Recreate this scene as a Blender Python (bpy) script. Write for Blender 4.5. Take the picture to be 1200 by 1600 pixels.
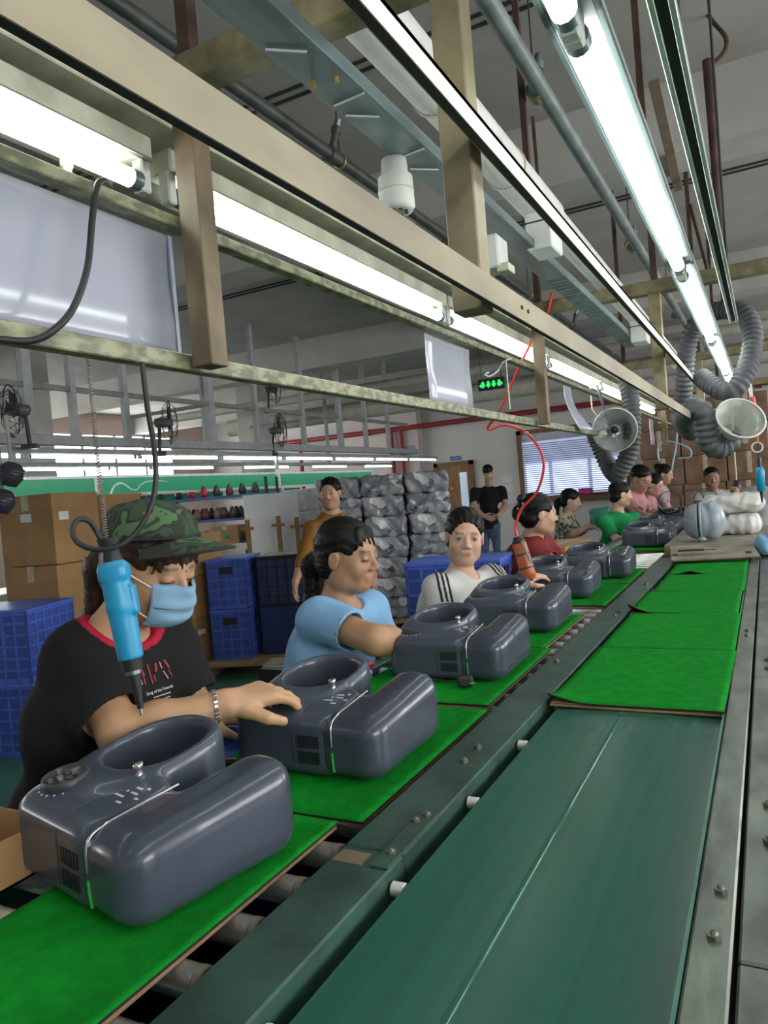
import bpy, bmesh, math, random
import numpy as np
from mathutils import Vector, Matrix
from mathutils.bvhtree import BVHTree
random.seed(7); rng = np.random.RandomState(7)
sc = bpy.context.scene
for o in list(bpy.data.objects): bpy.data.objects.remove(o, do_unlink=True)
C = sc.collection
pi = math.pi
# ------------------------------------------------------------------ camera
FPX, YAW, PITCH, ROLL, CAMZ = 1150.0, .4815, -.0243, -.082, 1.42
def cam_axes():
    cy, sy, cp, sp = math.cos(YAW), math.sin(YAW), math.cos(PITCH), math.sin(PITCH)
    f = Vector((-sy*cp, cy*cp, sp)); r = Vector((cy, sy, 0)); u = r.cross(f)
    cr, sr = math.cos(ROLL), math.sin(ROLL)
    return (cr*r+sr*u).normalized(), (cr*u-sr*r).normalized(), f.normalized()
cr_, cu_, cf_ = cam_axes()
cd = bpy.data.cameras.new('camera'); cam = bpy.data.objects.new('camera', cd); C.objects.link(cam)
cd.sensor_fit = 'VERTICAL'; cd.sensor_height = 36; cd.lens = FPX*36/1600; cd.clip_start = .02; cd.clip_end = 200
cam.matrix_world = Matrix(((cr_.x, cu_.x, -cf_.x, 0), (cr_.y, cu_.y, -cf_.y, 0), (cr_.z, cu_.z, -cf_.z, CAMZ), (0, 0, 0, 1)))
sc.camera = cam
# ------------------------------------------------------------------ world, exposure
w = bpy.data.worlds.new('world'); sc.world = w; w.use_nodes = True
w.node_tree.nodes['Background'].inputs[0].default_value = (.80, .88, 1, 1)
w.node_tree.nodes['Background'].inputs[1].default_value = 1.0
sc.view_settings.view_transform = 'Standard'; sc.view_settings.look = 'None'
sc.view_settings.gamma = 1; sc.view_settings.use_curve_mapping = False
sc.view_settings.exposure = -0.08
TUBE_E = 17.0        # fluorescent tubes, strength
WINDOW_E = 11.0       # daylight in the window panes
# ------------------------------------------------------------------ survey helper: where a sight line meets a plane of the place
def ray(u, v): return cf_ + cr_*((u-600)/FPX) - cu_*((v-800)/FPX)
def at(u, v, X=None, Y=None, Z=None, D=None):
    d = ray(u, v)
    t = D if D is not None else X/d.x if X is not None else Y/d.y if Y is not None else (Z-CAMZ)/d.z
    return Vector((0, 0, CAMZ)) + d*t
# ------------------------------------------------------------------ materials
MATS = {}
def mat(name, col, rough=.5, metal=0, var=.12, scale=9, bump=0, bscale=None, col2=None, stretch=None, spec=.5, emit=0, alpha=1, trans=0, attr=False, coat=0, contrast=(.35, .65)):
    if name in MATS: return MATS[name]
    m = bpy.data.materials.new(name); m.use_nodes = True; nt = m.node_tree; N = nt.nodes; L = nt.links
    b = N['Principled BSDF']
    b.inputs['Roughness'].default_value = rough; b.inputs['Metallic'].default_value = metal
    b.inputs['Specular IOR Level'].default_value = spec; b.inputs['Coat Weight'].default_value = coat
    if alpha < 1: b.inputs['Alpha'].default_value = alpha
    if trans: b.inputs['Transmission Weight'].default_value = trans
    tc = N.new('ShaderNodeTexCoord'); src = tc.outputs['Object']
    if stretch:
        mp = N.new('ShaderNodeMapping'); mp.inputs['Scale'].default_value = stretch; L.new(src, mp.inputs[0]); src = mp.outputs[0]
    nz = N.new('ShaderNodeTexNoise'); nz.inputs['Scale'].default_value = scale; nz.inputs['Detail'].default_value = 5; L.new(src, nz.inputs['Vector'])
    rp = N.new('ShaderNodeValToRGB'); rp.color_ramp.elements[0].position = contrast[0]; rp.color_ramp.elements[1].position = contrast[1]
    c = np.array(col[:3]); c2 = np.array(col2[:3]) if col2 else np.clip(c*(1+var), 0, 1)
    c1 = c if col2 else c*(1-var)
    rp.color_ramp.elements[0].color = (*c1, 1); rp.color_ramp.elements[1].color = (*c2, 1)
    L.new(nz.outputs['Fac'], rp.inputs[0])
    if attr:
        at_ = N.new('ShaderNodeAttribute'); at_.attribute_name = 'Col'
        mx = N.new('ShaderNodeMix'); mx.data_type = 'RGBA'; mx.blend_type = 'MULTIPLY'; mx.inputs[0].default_value = 1
        L.new(at_.outputs['Color'], mx.inputs[6]); L.new(rp.outputs[0], mx.inputs[7]); L.new(mx.outputs[2], b.inputs['Base Color'])
    else: L.new(rp.outputs[0], b.inputs['Base Color'])
    if bump:
        n2 = N.new('ShaderNodeTexNoise'); n2.inputs['Scale'].default_value = bscale or scale*6; n2.inputs['Detail'].default_value = 3; L.new(src, n2.inputs['Vector'])
        bp = N.new('ShaderNodeBump'); bp.inputs['Strength'].default_value = bump; bp.inputs['Distance'].default_value = .01
        L.new(n2.outputs['Fac'], bp.inputs['Height']); L.new(bp.outputs[0], b.inputs['Normal'])
    if emit:
        b.inputs['Emission Color'].default_value = (*col[:3], 1); b.inputs['Emission Strength'].default_value = emit
    MATS[name] = m; return m
def srgb(h):
    h = h.lstrip('#'); v = [int(h[i:i+2], 16)/255 for i in (0, 2, 4)]
    return tuple(x/12.92 if x < .04045 else ((x+.055)/1.055)**2.4 for x in v)
# ------------------------------------------------------------------ mesh building
class MB:
    def __init__(s): s.v = []; s.f = []; s.mi = []; s.cur = 0; s.smooth = []
    def add(s, vs, fs, sm=False):
        o = len(s.v); s.v += [tuple(p) for p in vs]
        for f in fs: s.f.append(tuple(i+o for i in f)); s.mi.append(s.cur); s.smooth.append(sm)
        return s
    def box(s, c, d, R=None, ch=0):
        x, y, z = (k/2 for k in d); c = Vector(c)
        if ch <= 0:
            vs = [Vector((sx*x, sy*y, sz*z)) for sz in (-1, 1) for sy in (-1, 1) for sx in (-1, 1)]
            fs = [(0, 2, 3, 1), (4, 5, 7, 6), (0, 1, 5, 4), (2, 6, 7, 3), (0, 4, 6, 2), (1, 3, 7, 5)]
        else:
            vs = []; fs = []; ix = {}
            for sx in (-1, 1):
                for sy in (-1, 1):
                    for sz in (-1, 1):
                        for a in range(3):
                            p = [sx*(x-ch), sy*(y-ch), sz*(z-ch)]; p[a] = (sx*x, sy*y, sz*z)[a]
                            ix[sx, sy, sz, a] = len(vs); vs.append(Vector(p))
            for a in range(3):
                b_, c_ = (a+1) % 3, (a+2) % 3
                for sg in (-1, 1):
                    q = []
                    for (i, j) in ((-1, -1), (1, -1), (1, 1), (-1, 1)):
                        k = [0, 0, 0]; k[a] = sg; k[b_] = i; k[c_] = j; q.append(ix[k[0], k[1], k[2], a])
                    fs.append(tuple(q if sg > 0 else q[::-1]))
                for i in (-1, 1):
                    for j in (-1, 1):
                        k0 = [0, 0, 0]; k0[b_] = i; k0[c_] = j; k0[a] = -1; k1 = list(k0); k1[a] = 1
                        q = [ix[(*k0, b_)], ix[(*k1, b_)], ix[(*k1, c_)], ix[(*k0, c_)]]
                        fs.append(tuple(q if i*j < 0 else q[::-1]))
            for sx in (-1, 1):
                for sy in (-1, 1):
                    for sz in (-1, 1):
                        q = [ix[sx, sy, sz, a] for a in range(3)]; fs.append(tuple(q if sx*sy*sz > 0 else q[::-1]))
        return s.add([(R @ p if R else p)+c for p in vs], fs)
    def span(s, lo, hi, ch=0): return s.box([(a+b)/2 for a, b in zip(lo, hi)], [abs(b-a) for a, b in zip(lo, hi)], ch=ch)
    def bar(s, a, b, wd, ht, ch=0, up=(0, 0, 1)):
        a = Vector(a); b = Vector(b); d = (b-a); l = d.length; y = d/l; u = Vector(up)
        x = y.cross(u)
        if x.length < 1e-4: x = y.cross(Vector((1, 0, 0)))
        x.normalize(); z = x.cross(y)
        R = Matrix((x, y, z)).transposed()
        return s.box((a+b)/2, (wd, l, ht), R, ch)
    def cyl(s, a, b, r, n=12, r2=None, cap=True, sm=True):
        a = Vector(a); b = Vector(b); d = (b-a).normalized(); x = d.orthogonal().normalized(); y = d.cross(x); r2 = r if r2 is None else r2
        vs = []; fs = []
        for p, q in ((a, r), (b, r2)):
            for i in range(n): t = 2*pi*i/n; vs.append(p+(x*math.cos(t)+y*math.sin(t))*q)
        s.add(vs, [(i, (i+1) % n, n+(i+1) % n, n+i) for i in range(n)], sm)
        if cap: s.add(vs, [tuple(range(n))[::-1], tuple(range(n, 2*n))])
        return s
    def tube(s, pts, r, n=8, cap=True, closed=False):
        pts = [Vector(p) for p in pts]; m = len(pts); rr = r if hasattr(r, '__len__') else [r]*m
        t0 = (pts[1]-pts[0]).normalized(); x = t0.orthogonal().normalized(); vs = []; prev = t0
        for i in range(m):
            if closed: t = (pts[(i+1) % m]-pts[i-1]).normalized()
            else: t = (pts[min(i+1, m-1)]-pts[max(i-1, 0)]).normalized()
            x = (prev.rotation_difference(t) @ x); x = (x-t*x.dot(t)).normalized(); prev = t; y = t.cross(x)
            for k in range(n): a = 2*pi*k/n; vs.append(pts[i]+(x*math.cos(a)+y*math.sin(a))*rr[i])
        fs = []
        for i in range(m if closed else m-1):
            j = (i+1) % m
            for k in range(n): fs.append((i*n+k, i*n+(k+1) % n, j*n+(k+1) % n, j*n+k))
        s.add(vs, fs, True)
        if cap and not closed: s.add(vs, [tuple(range(n))[::-1], tuple(range((m-1)*n, m*n))])
        return s
    def lathe(s, prof, c, axis=(0, 0, 1), n=20, sm=True):
        c = Vector(c); d = Vector(axis).normalized(); x = d.orthogonal().normalized(); y = d.cross(x); vs = []; fs = []
        for (r, h) in prof:
            for k in range(n): a = 2*pi*k/n; vs.append(c+d*h+(x*math.cos(a)+y*math.sin(a))*r)
        for i in range(len(prof)-1):
            for k in range(n): fs.append((i*n+k, i*n+(k+1) % n, (i+1)*n+(k+1) % n, (i+1)*n+k))
        return s.add(vs, fs, sm)
    def quad(s, a, b, c, d): return s.add([a, b, c, d], [(0, 1, 2, 3)])
    def ball(s, c, r, nu=10, nv=7):
        c = Vector(c); r = r if hasattr(r, '__len__') else (r, r, r); vs = []; fs = []
        for i in range(nv+1):
            p = pi*i/nv
            for k in range(nu): a = 2*pi*k/nu; vs.append(c+Vector((r[0]*math.sin(p)*math.cos(a), r[1]*math.sin(p)*math.sin(a), r[2]*math.cos(p))))
        for i in range(nv):
            for k in range(nu): fs.append((i*nu+k, (i+1)*nu+k, (i+1)*nu+(k+1) % nu, i*nu+(k+1) % nu))
        return s.add(vs, fs, True)
    def sheet(s, fn, nu, nv, sm=True):
        vs = [fn(i/nu, j/nv) for j in range(nv+1) for i in range(nu+1)]
        return s.add(vs, [(j*(nu+1)+i, j*(nu+1)+i+1, (j+1)*(nu+1)+i+1, (j+1)*(nu+1)+i) for j in range(nv) for i in range(nu)], sm)
    def mesh(s, name, mats):
        me = bpy.data.meshes.new(name); me.from_pydata(s.v, [], s.f); mats = mats if isinstance(mats, (list, tuple)) else [mats]
        for m in mats: me.materials.append(m)
        me.polygons.foreach_set('material_index', s.mi); me.polygons.foreach_set('use_smooth', s.smooth); me.update(); return me
    def build(s, name, mats, parent=None, loc=None, solid=0):
        o = bpy.data.objects.new(name, s.mesh(name, mats)); C.objects.link(o)
        if parent: o.parent = parent
        if loc is not None: o.location = loc
        if solid:
            md = o.modifiers.new('thickness', 'SOLIDIFY'); md.thickness = solid; md.offset = 0
        return o
def obj(name, me, parent=None, loc=(0, 0, 0), rot=(0, 0, 0)):
    o = bpy.data.objects.new(name, me); C.objects.link(o); o.parent = parent; o.location = loc; o.rotation_euler = rot; return o
def tag(o, label, cat=None, group=None, kind=None):
    if label: o['label'] = label
    if cat: o['category'] = cat
    if group: o['group'] = group
    if kind: o['kind'] = kind
    return o
def thing(name, label, cat, loc=(0, 0, 0), rz=0, group=None):
    o = bpy.data.objects.new(name, None); C.objects.link(o); o.location = loc; o.rotation_euler = (0, 0, rz); o.empty_display_size = .05
    return tag(o, label, cat, group)
def struct(o): o['kind'] = 'structure'; return o
def copy_tree(o, parent=None):
    c = o.copy(); C.objects.link(c); c.parent = parent
    for ch in list(o.children): copy_tree(ch, c)
    return c
def spline(pts, n=8, closed=False):
    P = [Vector(p) for p in pts]; out = []; m = len(P)
    for i in range(m if closed else m-1):
        if closed: a, b, c, d = P[i-1], P[i], P[(i+1) % m], P[(i+2) % m]
        else: a, b, c, d = P[max(i-1, 0)], P[i], P[i+1], P[min(i+2, m-1)]
        for k in range(n):
            t = k/n
            out.append(.5*((2*b)+(c-a)*t+(2*a-5*b+4*c-d)*t*t+(3*b-a-3*c+d)*t**3))
    if not closed: out.append(P[-1])
    return out
def resample(pts, step):
    out = [pts[0]]; acc = 0
    for a, b in zip(pts, pts[1:]):
        l = (b-a).length; 
        while acc+l >= step:
            t = (step-acc)/l; a = a.lerp(b, t); out.append(a); l = (b-a).length; acc = 0
            if l < 1e-9: break
        acc += l
    return out
def text_mesh(txt, size, m, name, parent, loc, R=None, ext=.0004, align='CENTER'):
    cu = bpy.data.curves.new(name, 'FONT'); cu.body = txt; cu.size = size; cu.extrude = ext; cu.align_x = align; cu.align_y = 'CENTER'; cu.resolution_u = 2
    t = bpy.data.objects.new(name+'_tmp', cu); C.objects.link(t)
    dg = bpy.context.evaluated_depsgraph_get(); me = bpy.data.meshes.new_from_object(t.evaluated_get(dg)); bpy.data.objects.remove(t, do_unlink=True)
    me.materials.clear(); me.materials.append(m)
    o = bpy.data.objects.new(name, me); C.objects.link(o); o.parent = parent; o.location = loc
    if R: o.rotation_euler = R.to_euler()
    return o
# ------------------------------------------------------------------ implicit surfaces (for bodies, clothes and moulded shells)
def V3(p): return np.array([p[0], p[1], p[2]], np.float32)
class Vol:
    def __init__(s, lo, hi, h):
        s.lo = V3(lo); s.h = np.float32(h); s.n = [int(math.ceil((b-a)/h))+1 for a, b in zip(lo, hi)]
        s.f = np.full(s.n, .2, np.float32)
    def blk(s, lo, hi):
        i0 = [max(0, int((a-l)/s.h)) for a, l in zip(lo, s.lo)]; i1 = [min(n, int((b-l)/s.h)+2) for b, l, n in zip(hi, s.lo, s.n)]
        if any(a >= b for a, b in zip(i0, i1)): return None
        sl = tuple(slice(a, b) for a, b in zip(i0, i1))
        g = np.ogrid[sl]; return sl, [g[k].astype(np.float32)*s.h+s.lo[k] for k in range(3)]
    def put(s, fn, lo, hi, k=.01, op='add'):
        m = k+2*s.h; r = s.blk([a-m for a in lo], [b+m for b in hi])
        if r is None: return
        sl, (x, y, z) = r; d = fn(x, y, z).astype(np.float32); f = s.f[sl]
        if op == 'sub': f = -f
        if k > 1e-5:
            t = np.clip(.5+.5*(f-d)/k, 0, 1); q = f*(1-t)+d*t-k*t*(1-t)
        else: q = np.minimum(f, d)
        s.f[sl] = -q if op == 'sub' else q
    def cap(s, a, b, ra, rb=None, k=.01, op='add', flat=False, noise=None):
        a = V3(a); b = V3(b); rb = ra if rb is None else rb; d = b-a; L2 = float(d@d)+1e-12; R = max(ra, rb)
        def fn(x, y, z):
            t = np.clip(((x-a[0])*d[0]+(y-a[1])*d[1]+(z-a[2])*d[2])/L2, 0, 1)
            q = np.sqrt((x-a[0]-t*d[0])**2+(y-a[1]-t*d[1])**2+(z-a[2]-t*d[2])**2)-(ra+(rb-ra)*t)
            if flat:
                ln = math.sqrt(L2); q = np.maximum(q, ((x-b[0])*d[0]+(y-b[1])*d[1]+(z-b[2])*d[2])/ln)
            if noise is not None: q = q+noise(x, y, z)
            return q
        s.put(fn, np.minimum(a, b)-R, np.maximum(a, b)+R, k, op); return s
    def ell(s, c, r, R=None, k=.01, op='add', noise=None):
        c = V3(c); r = V3(r); M = np.array(R, np.float32) if R is not None else np.eye(3, dtype=np.float32); mr = float(r.max())
        ext = np.sqrt(((M*r)**2).sum(1))
        def fn(x, y, z):
            X, Y, Z = x-c[0], y-c[1], z-c[2]
            p = [M[0, i]*X+M[1, i]*Y+M[2, i]*Z for i in range(3)]
            k0 = np.sqrt(sum((p[i]/r[i])**2 for i in range(3)))+1e-6; k1 = np.sqrt(sum((p[i]/r[i]**2)**2 for i in range(3)))+1e-6
            q = k0*(k0-1)/k1
            if noise is not None: q = q+noise(x, y, z)
            return q
        s.put(fn, c-ext, c+ext, k, op); return s
    def rbox(s, c, d, rad, R=None, k=.01, op='add'):
        c = V3(c); d = V3(d)/2; M = np.array(R, np.float32) if R is not None else np.eye(3, dtype=np.float32); ext = np.abs(M) @ d
        def fn(x, y, z):
            X, Y, Z = x-c[0], y-c[1], z-c[2]
            p = [np.abs(M[0, i]*X+M[1, i]*Y+M[2, i]*Z)-d[i]+rad for i in range(3)]
            return np.sqrt(sum(np.maximum(q, 0)**2 for q in p))+np.minimum(np.maximum(np.maximum(p[0], p[1]), p[2]), 0)-rad
        s.put(fn, c-ext, c+ext, k, op); return s
    def prism(s, cx, cy, hx, hy, rp, z0, z1, re, k=.01, op='add'):
        """rounded rectangle in plan (corner radius rp), edges rounded by re"""
        def fn(x, y, z):
            qx = np.abs(x-cx)-hx+rp; qy = np.abs(y-cy)-hy+rp
            d2 = np.sqrt(np.maximum(qx, 0)**2+np.maximum(qy, 0)**2)+np.minimum(np.maximum(qx, qy), 0)-rp
            a = d2+re; b = np.abs(z-(z0+z1)/2)-(z1-z0)/2+re
            return np.sqrt(np.maximum(a, 0)**2+np.maximum(b, 0)**2)+np.minimum(np.maximum(a, b), 0)-re
        s.put(fn, (cx-hx, cy-hy, z0), (cx+hx, cy+hy, z1), k, op); return s
    def surf(s, relax=1):
        f = s.f; n = f.shape; ng = f < 0
        c = np.zeros([k-1 for k in n], np.int8)
        sl = lambda i, m: slice(i, m-1+i)
        for i in (0, 1):
            for j in (0, 1):
                for k in (0, 1): c += ng[sl(i, n[0]), sl(j, n[1]), sl(k, n[2])]
        I = np.argwhere((c > 0) & (c < 8)); N = len(I)
        idx = np.full([k-1 for k in n], -1, np.int32); idx[I[:, 0], I[:, 1], I[:, 2]] = np.arange(N)
        cor = [(i, j, k) for i in (0, 1) for j in (0, 1) for k in (0, 1)]
        val = np.stack([f[I[:, 0]+a, I[:, 1]+b, I[:, 2]+d] for a, b, d in cor], 1)
        acc = np.zeros((N, 3), np.float32); cnt = np.zeros(N, np.float32)
        for p in range(8):
            for q in range(p+1, 8):
                df = [abs(cor[p][t]-cor[q][t]) for t in range(3)]
                if sum(df) != 1: continue
                m = (val[:, p] < 0) != (val[:, q] < 0)
                t = np.where(m, val[:, p]/np.where(m, val[:, p]-val[:, q], 1), 0)[:, None]
                pos = np.array(cor[p], np.float32)+(np.array(cor[q], np.float32)-np.array(cor[p], np.float32))*t
                acc += np.where(m[:, None], pos, 0); cnt += m
        P = (I+acc/cnt[:, None])*s.h+s.lo
        F = []
        for ax in range(3):
            b, d = (ax+1) % 3, (ax+2) % 3
            A = [slice(None)]*3; A[ax] = slice(0, -1); B = [slice(None)]*3; B[ax] = slice(1, None)
            a0 = ng[tuple(A)]; b0 = ng[tuple(B)]
            E = np.argwhere(a0 != b0); E = E[(E[:, b] > 0) & (E[:, d] > 0) & (E[:, b] < n[b]-1) & (E[:, d] < n[d]-1)]
            if not len(E): continue
            ins = a0[E[:, 0], E[:, 1], E[:, 2]]
            def cell(ob, od):
                Q = E.copy(); Q[:, b] += ob; Q[:, d] += od; return idx[Q[:, 0], Q[:, 1], Q[:, 2]]
            q = np.stack([cell(-1, -1), cell(0, -1), cell(0, 0), cell(-1, 0)], 1)
            q[~ins] = q[~ins][:, ::-1]; F.append(q)
        F = np.concatenate(F); F = F[(F >= 0).all(1)]
        for _ in range(relax):
            S = np.zeros_like(P); K = np.zeros(N, np.float32)
            for i in range(4):
                for j in (1, 3):
                    np.add.at(S, F[:, i], P[F[:, (i+j) % 4]]); np.add.at(K, F[:, i], 1)
            P = np.where(K[:, None] > 0, .5*P+.5*S/np.maximum(K, 1)[:, None], P)
        return P, F
def np_mesh(name, P, F, m, col=None):
    me = bpy.data.meshes.new(name); me.vertices.add(len(P)); me.vertices.foreach_set('co', np.asarray(P, np.float32).ravel())
    me.loops.add(F.size); me.loops.foreach_set('vertex_index', F.astype(np.int32).ravel())
    me.polygons.add(len(F)); me.polygons.foreach_set('loop_start', np.arange(0, F.size, 4, dtype=np.int32))
    me.polygons.foreach_set('use_smooth', np.ones(len(F), bool)); me.update(); me.validate()
    me.materials.append(m)
    if col is not None:
        a = me.attributes.new('Col', 'FLOAT_COLOR', 'POINT'); a.data.foreach_set('color', np.concatenate([col, np.ones((len(P), 1))], 1).astype(np.float32).ravel())
    return me
# ------------------------------------------------------------------ palette
m_white = mat('white_paint', (.62, .63, .60), .55, var=.08)
m_cream = mat('cream_enamel', (.55, .53, .42), .45, var=.18, scale=14)
m_steel = mat('galvanised_steel', (.19, .245, .255), .36, .75, var=.25, scale=18, stretch=(1, .25, 1))
m_black = mat('black_plastic', (.016, .016, .018), .4)
m_rubber = mat('black_rubber', (.02, .02, .022), .55)
m_dark = mat('dark_metal', (.045, .045, .047), .5, .3)
m_rust = mat('rusty_steel', (.075, .040, .032), .75, .2, var=.4)
m_concrete = mat('ceiling_concrete', (.37, .35, .325), .9, var=.10, scale=1.6, bump=.12, bscale=25)
m_beamc = mat('beam_concrete', (.43, .42, .395), .9, var=.10, scale=2, bump=.1, bscale=25)
m_wall = mat('wall_plaster', (.62, .60, .59), .85, var=.05, scale=1.2)
m_pink = mat('pink_wall', (.70, .52, .47), .85, var=.06, scale=1)
m_floor = mat('floor_epoxy', (.06, .18, .13), .38, var=.22, scale=2.5)
m_yellow = mat('yellow_line', (.42, .34, .08), .55, var=.25, scale=20)
m_redpipe = mat('red_pipe', (.30, .025, .03), .5)
m_wood = mat('brown_wood', (.20, .095, .035), .45, var=.35, scale=6, stretch=(8, 8, .7))
m_tube = mat('tube_glow', (.93, 1, .96), .4, var=0, emit=TUBE_E)
m_day = mat('window_daylight', (.97, .95, .95), .3, var=.0, emit=WINDOW_E)
m_glass = mat('pane_glass', (.72, .76, .80), .06, var=.02, alpha=.35)
m_sheet = mat('white_plastic', (.37, .38, .46), .12, var=.03)
m_carton = mat('cardboard', (.37, .215, .092), .8, var=.10, scale=5)
m_tape = mat('packing_tape', (.50, .42, .32), .22, var=.15, scale=30)
m_paper = mat('paper', (.72, .72, .70), .7, var=.03)
m_blue = mat('blue_crate_plastic', (.075, .145, .60), .42, var=.15)
m_navy = mat('dark_blue_plastic', (.02, .035, .13), .45)
m_pallet = mat('pallet_wood', (.34, .23, .12), .8, var=.3, scale=10, stretch=(1, 6, 6))
# ------------------------------------------------------------------ the hall
XL, XR, Y0, Y1, ZC = -13.0, 4.5, -4.0, 15.2, 3.7
def slab(name, lo, hi, m): return struct(MB().span(lo, hi).build(name, m))
floor = slab('floor', (XL-.2, Y0-.2, -.1), (XR+.2, Y1+.2, 0), m_floor)
ceiling = slab('ceiling', (XL-.2, Y0-.2, ZC), (XR+.2, Y1+.2, ZC+.15), m_concrete)
wall_back = slab('wall_back', (XL, Y1, 0), (XR, Y1+.2, ZC), m_wall)
wall_left = slab('wall_left', (XL-.2, Y0, 0), (XL, Y1, ZC), m_pink)
wall_right = slab('wall_right', (XR, Y0, 0), (XR+.2, Y1, ZC), m_wall)
wall_front = slab('wall_front', (XL, Y0-.2, 0), (XR, Y0, ZC), m_wall)
for y in (-1.2, 4.75, 8.9, 12.6):
    MB().span((XL, y, ZC-.42), (XR, y+.34, ZC+.01)).build('ceiling_beam', m_beamc, ceiling)
MB().span((-3.35, Y0, ZC-.28), (-3.05, Y1, ZC+.01)).build('ceiling_beam', m_beamc, ceiling)
for y in (.45, 2.0, 3.5, 3.58, 6.4, 6.48):
    MB().span((-9, y, ZC-.012), (3, y+.018, ZC)).build('ceiling_seam', m_dark, ceiling)
for x, y0, y1 in ((-2.25, -1, 15), (-4.35, -2.5, 15), (-1.72, 5.4, 5.5)):
    MB().span((x, y0, .0), (x+.06, y1, .003)).build('floor_line', m_yellow, floor)
for x in (-8.2,):
    for y in (1.5, 6.2, 10.9):
        struct(MB().span((x-.22, y-.22, 0), (x+.22, y+.22, ZC), .01).build('trim_1' if y < 2 else 'trim_2' if y < 7 else 'trim_3', m_beamc))
# daylight windows along the far left wall and added unseen ones at right
def wall_window(n, x, y0, y1, z0, z1, s):
    wn = struct(bpy.data.objects.new('window_%d' % n, None)); C.objects.link(wn); wn.location = (x, (y0+y1)/2, z0)
    k = max(2, int((y1-y0)/.8)); dy = (y1-y0)/k; h = z1-z0
    for i in range(k):
        a = -(y1-y0)/2+i*dy
        MB().span((s*.005, a+.03, .03), (s*.012, a+dy-.03, h-.03)).build('pane', m_day, wn)
        for yy in (a, a+dy-.03): MB().span((s*.003, yy, 0), (s*.05, yy+.03, h)).build('window_frame', m_white, wn)
    for zz in (0, h/2-.015, h-.03): MB().span((s*.004, -(y1-y0)/2, zz), (s*.05, (y1-y0)/2, zz+.03)).build('window_frame', m_white, wn)
wn = 1
for y0, y1 in ((-3, .2), (1.2, 4.6), (5.6, 9.2), (10.2, 13.8)):
    wall_window(wn, XL, y0, y1, 1.95, 3.25, 1); wn += 1
for y0, y1 in ((-3, .5), (2, 6), (8, 12)):  # unseen panes, added to bring daylight in from the right
    wall_window(wn, XR, y0, y1, 1.2, 3.0, -1); wn += 1
# ------------------------------------------------------------------ back wall: door, sign, window with blind, notices, pipes
def bw(u, v, y=Y1): return at(u, v, Y=y)
dl, dr = bw(683, 780).x, bw(744, 780).x; dtop = bw(715, 721).z
dr1 = struct(bpy.data.objects.new('door_1', None)); C.objects.link(dr1); dr1.location = ((dl+dr)/2, Y1, 0)
hw = (dr-dl)/2
for s in (-1, 1): MB().span((s*hw, -.06, 0), (s*(hw-.09), .0, dtop)).build('door_frame', m_wood, dr1)
MB().span((-hw, -.06, dtop-.09), (hw, 0, dtop)).build('door_frame', m_wood, dr1)
m_wood2 = mat('door_wood', (.26, .12, .04), .4, var=.3, scale=5, stretch=(7, 7, .6))
leaf = MB().span((-hw+.09, -.03, .01), (hw-.09, 0, dtop-.09)).build('door_leaf', m_wood2, dr1)
MB().span((hw-.33, -.036, 1.0), (hw-.16, -.028, dtop-.25)).build('glazing', mat('door_glass', (.55, .66, .80), .1, var=.03, emit=.35), leaf)
MB().lathe([(0, .0), (.07, .0), (.055, .012), (.02, .02), (0, .02)], (-.05, -.03, 1.42), (0, -1, 0), 8).build('emblem', mat('orange_emblem', (.5, .2, .04), .5), leaf)
MB().cyl((hw-.14, -.03, .98), (hw-.14, -.09, .98), .014, 8).build('door_handle', m_dark, leaf)
p = bw(712, 716); sg = thing('door_sign', 'small blue sign with pale lettering above the brown door', 'sign', (p.x, Y1-.012, p.z))
MB().span((-.125, -.01, -.045), (.125, .01, .045), .004).build('plate', mat('sign_blue', (.03, .14, .42), .4), sg)
for k in range(5): MB().span((-.09+k*.04, -.0112, -.014), (-.062+k*.04, -.0098, .016)).build('lettering', mat('sign_print', (.22, .36, .60), .5), sg)
win_l, win_r = bw(811, 720).x, bw(985, 720).x; wt, win_b = bw(860, 668).z, bw(860, 781).z
wno = struct(bpy.data.objects.new('window_8', None)); C.objects.link(wno); wno.location = ((win_l+win_r)/2, Y1, win_b); W = (win_r-win_l)/2; Hh = wt-win_b
m_win = mat('window_sky', (.62, .74, 1), .3, var=.03, scale=2, emit=1.5)
for s in (-1, 1): MB().span((s*W, -.07, 0), (s*(W-.09), 0, Hh)).build('window_frame', m_wood, wno)
for z in (0, Hh-.09): MB().span((-W, -.07, z), (W, 0, z+.09)).build('window_frame', m_wood, wno)
MB().span((-W+.09, -.008, .09), (W-.09, 0, Hh-.09)).build('pane', mat('window_sky_dim', (.50, .56, .78), .3, var=.03, scale=2, emit=.55), wno)
for a, b in ((-W+.14, -W+.62), (-W+.70, -W+1.42), (-W+1.50, W-.14)):
    MB().span((a, -.012, .14), (b, -.009, Hh*.52)).build('pane', m_win, wno)
m_slat = mat('blind_slat', (.50, .52, .62), .4, var=.04)
sl = MB().box((0, 0, 0), (2*W-.2, .035, .004), Matrix.Rotation(-.5, 3, 'X')).mesh('blind_slat', m_slat)
for i in range(26): obj('blind_slat', sl, wno, (0, -.035, .13+i*.042))
MB().span((-W+.09, -.04, Hh*.83), (W-.09, -.015, Hh-.09)).build('blind_box', mat('blind_box', (.52, .56, .70), .5), wno)
for u, v in ((793, 748), (795, 763)):
    p = bw(u, v); tag(MB().span((-.11, -.006, -.075), (.11, .0, .075)).build('notice', m_paper, None, (p.x, Y1, p.z)), 'white paper notice on the back wall, %s of the two by the window' % ('upper' if v < 755 else 'lower'), 'notice', 'notices by the window')
pz = bw(735, 658).z
rp = thing('fire_pipe', 'long red fire pipe running along the top of the back wall', 'pipe', (0, Y1-.33, pz))
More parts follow.
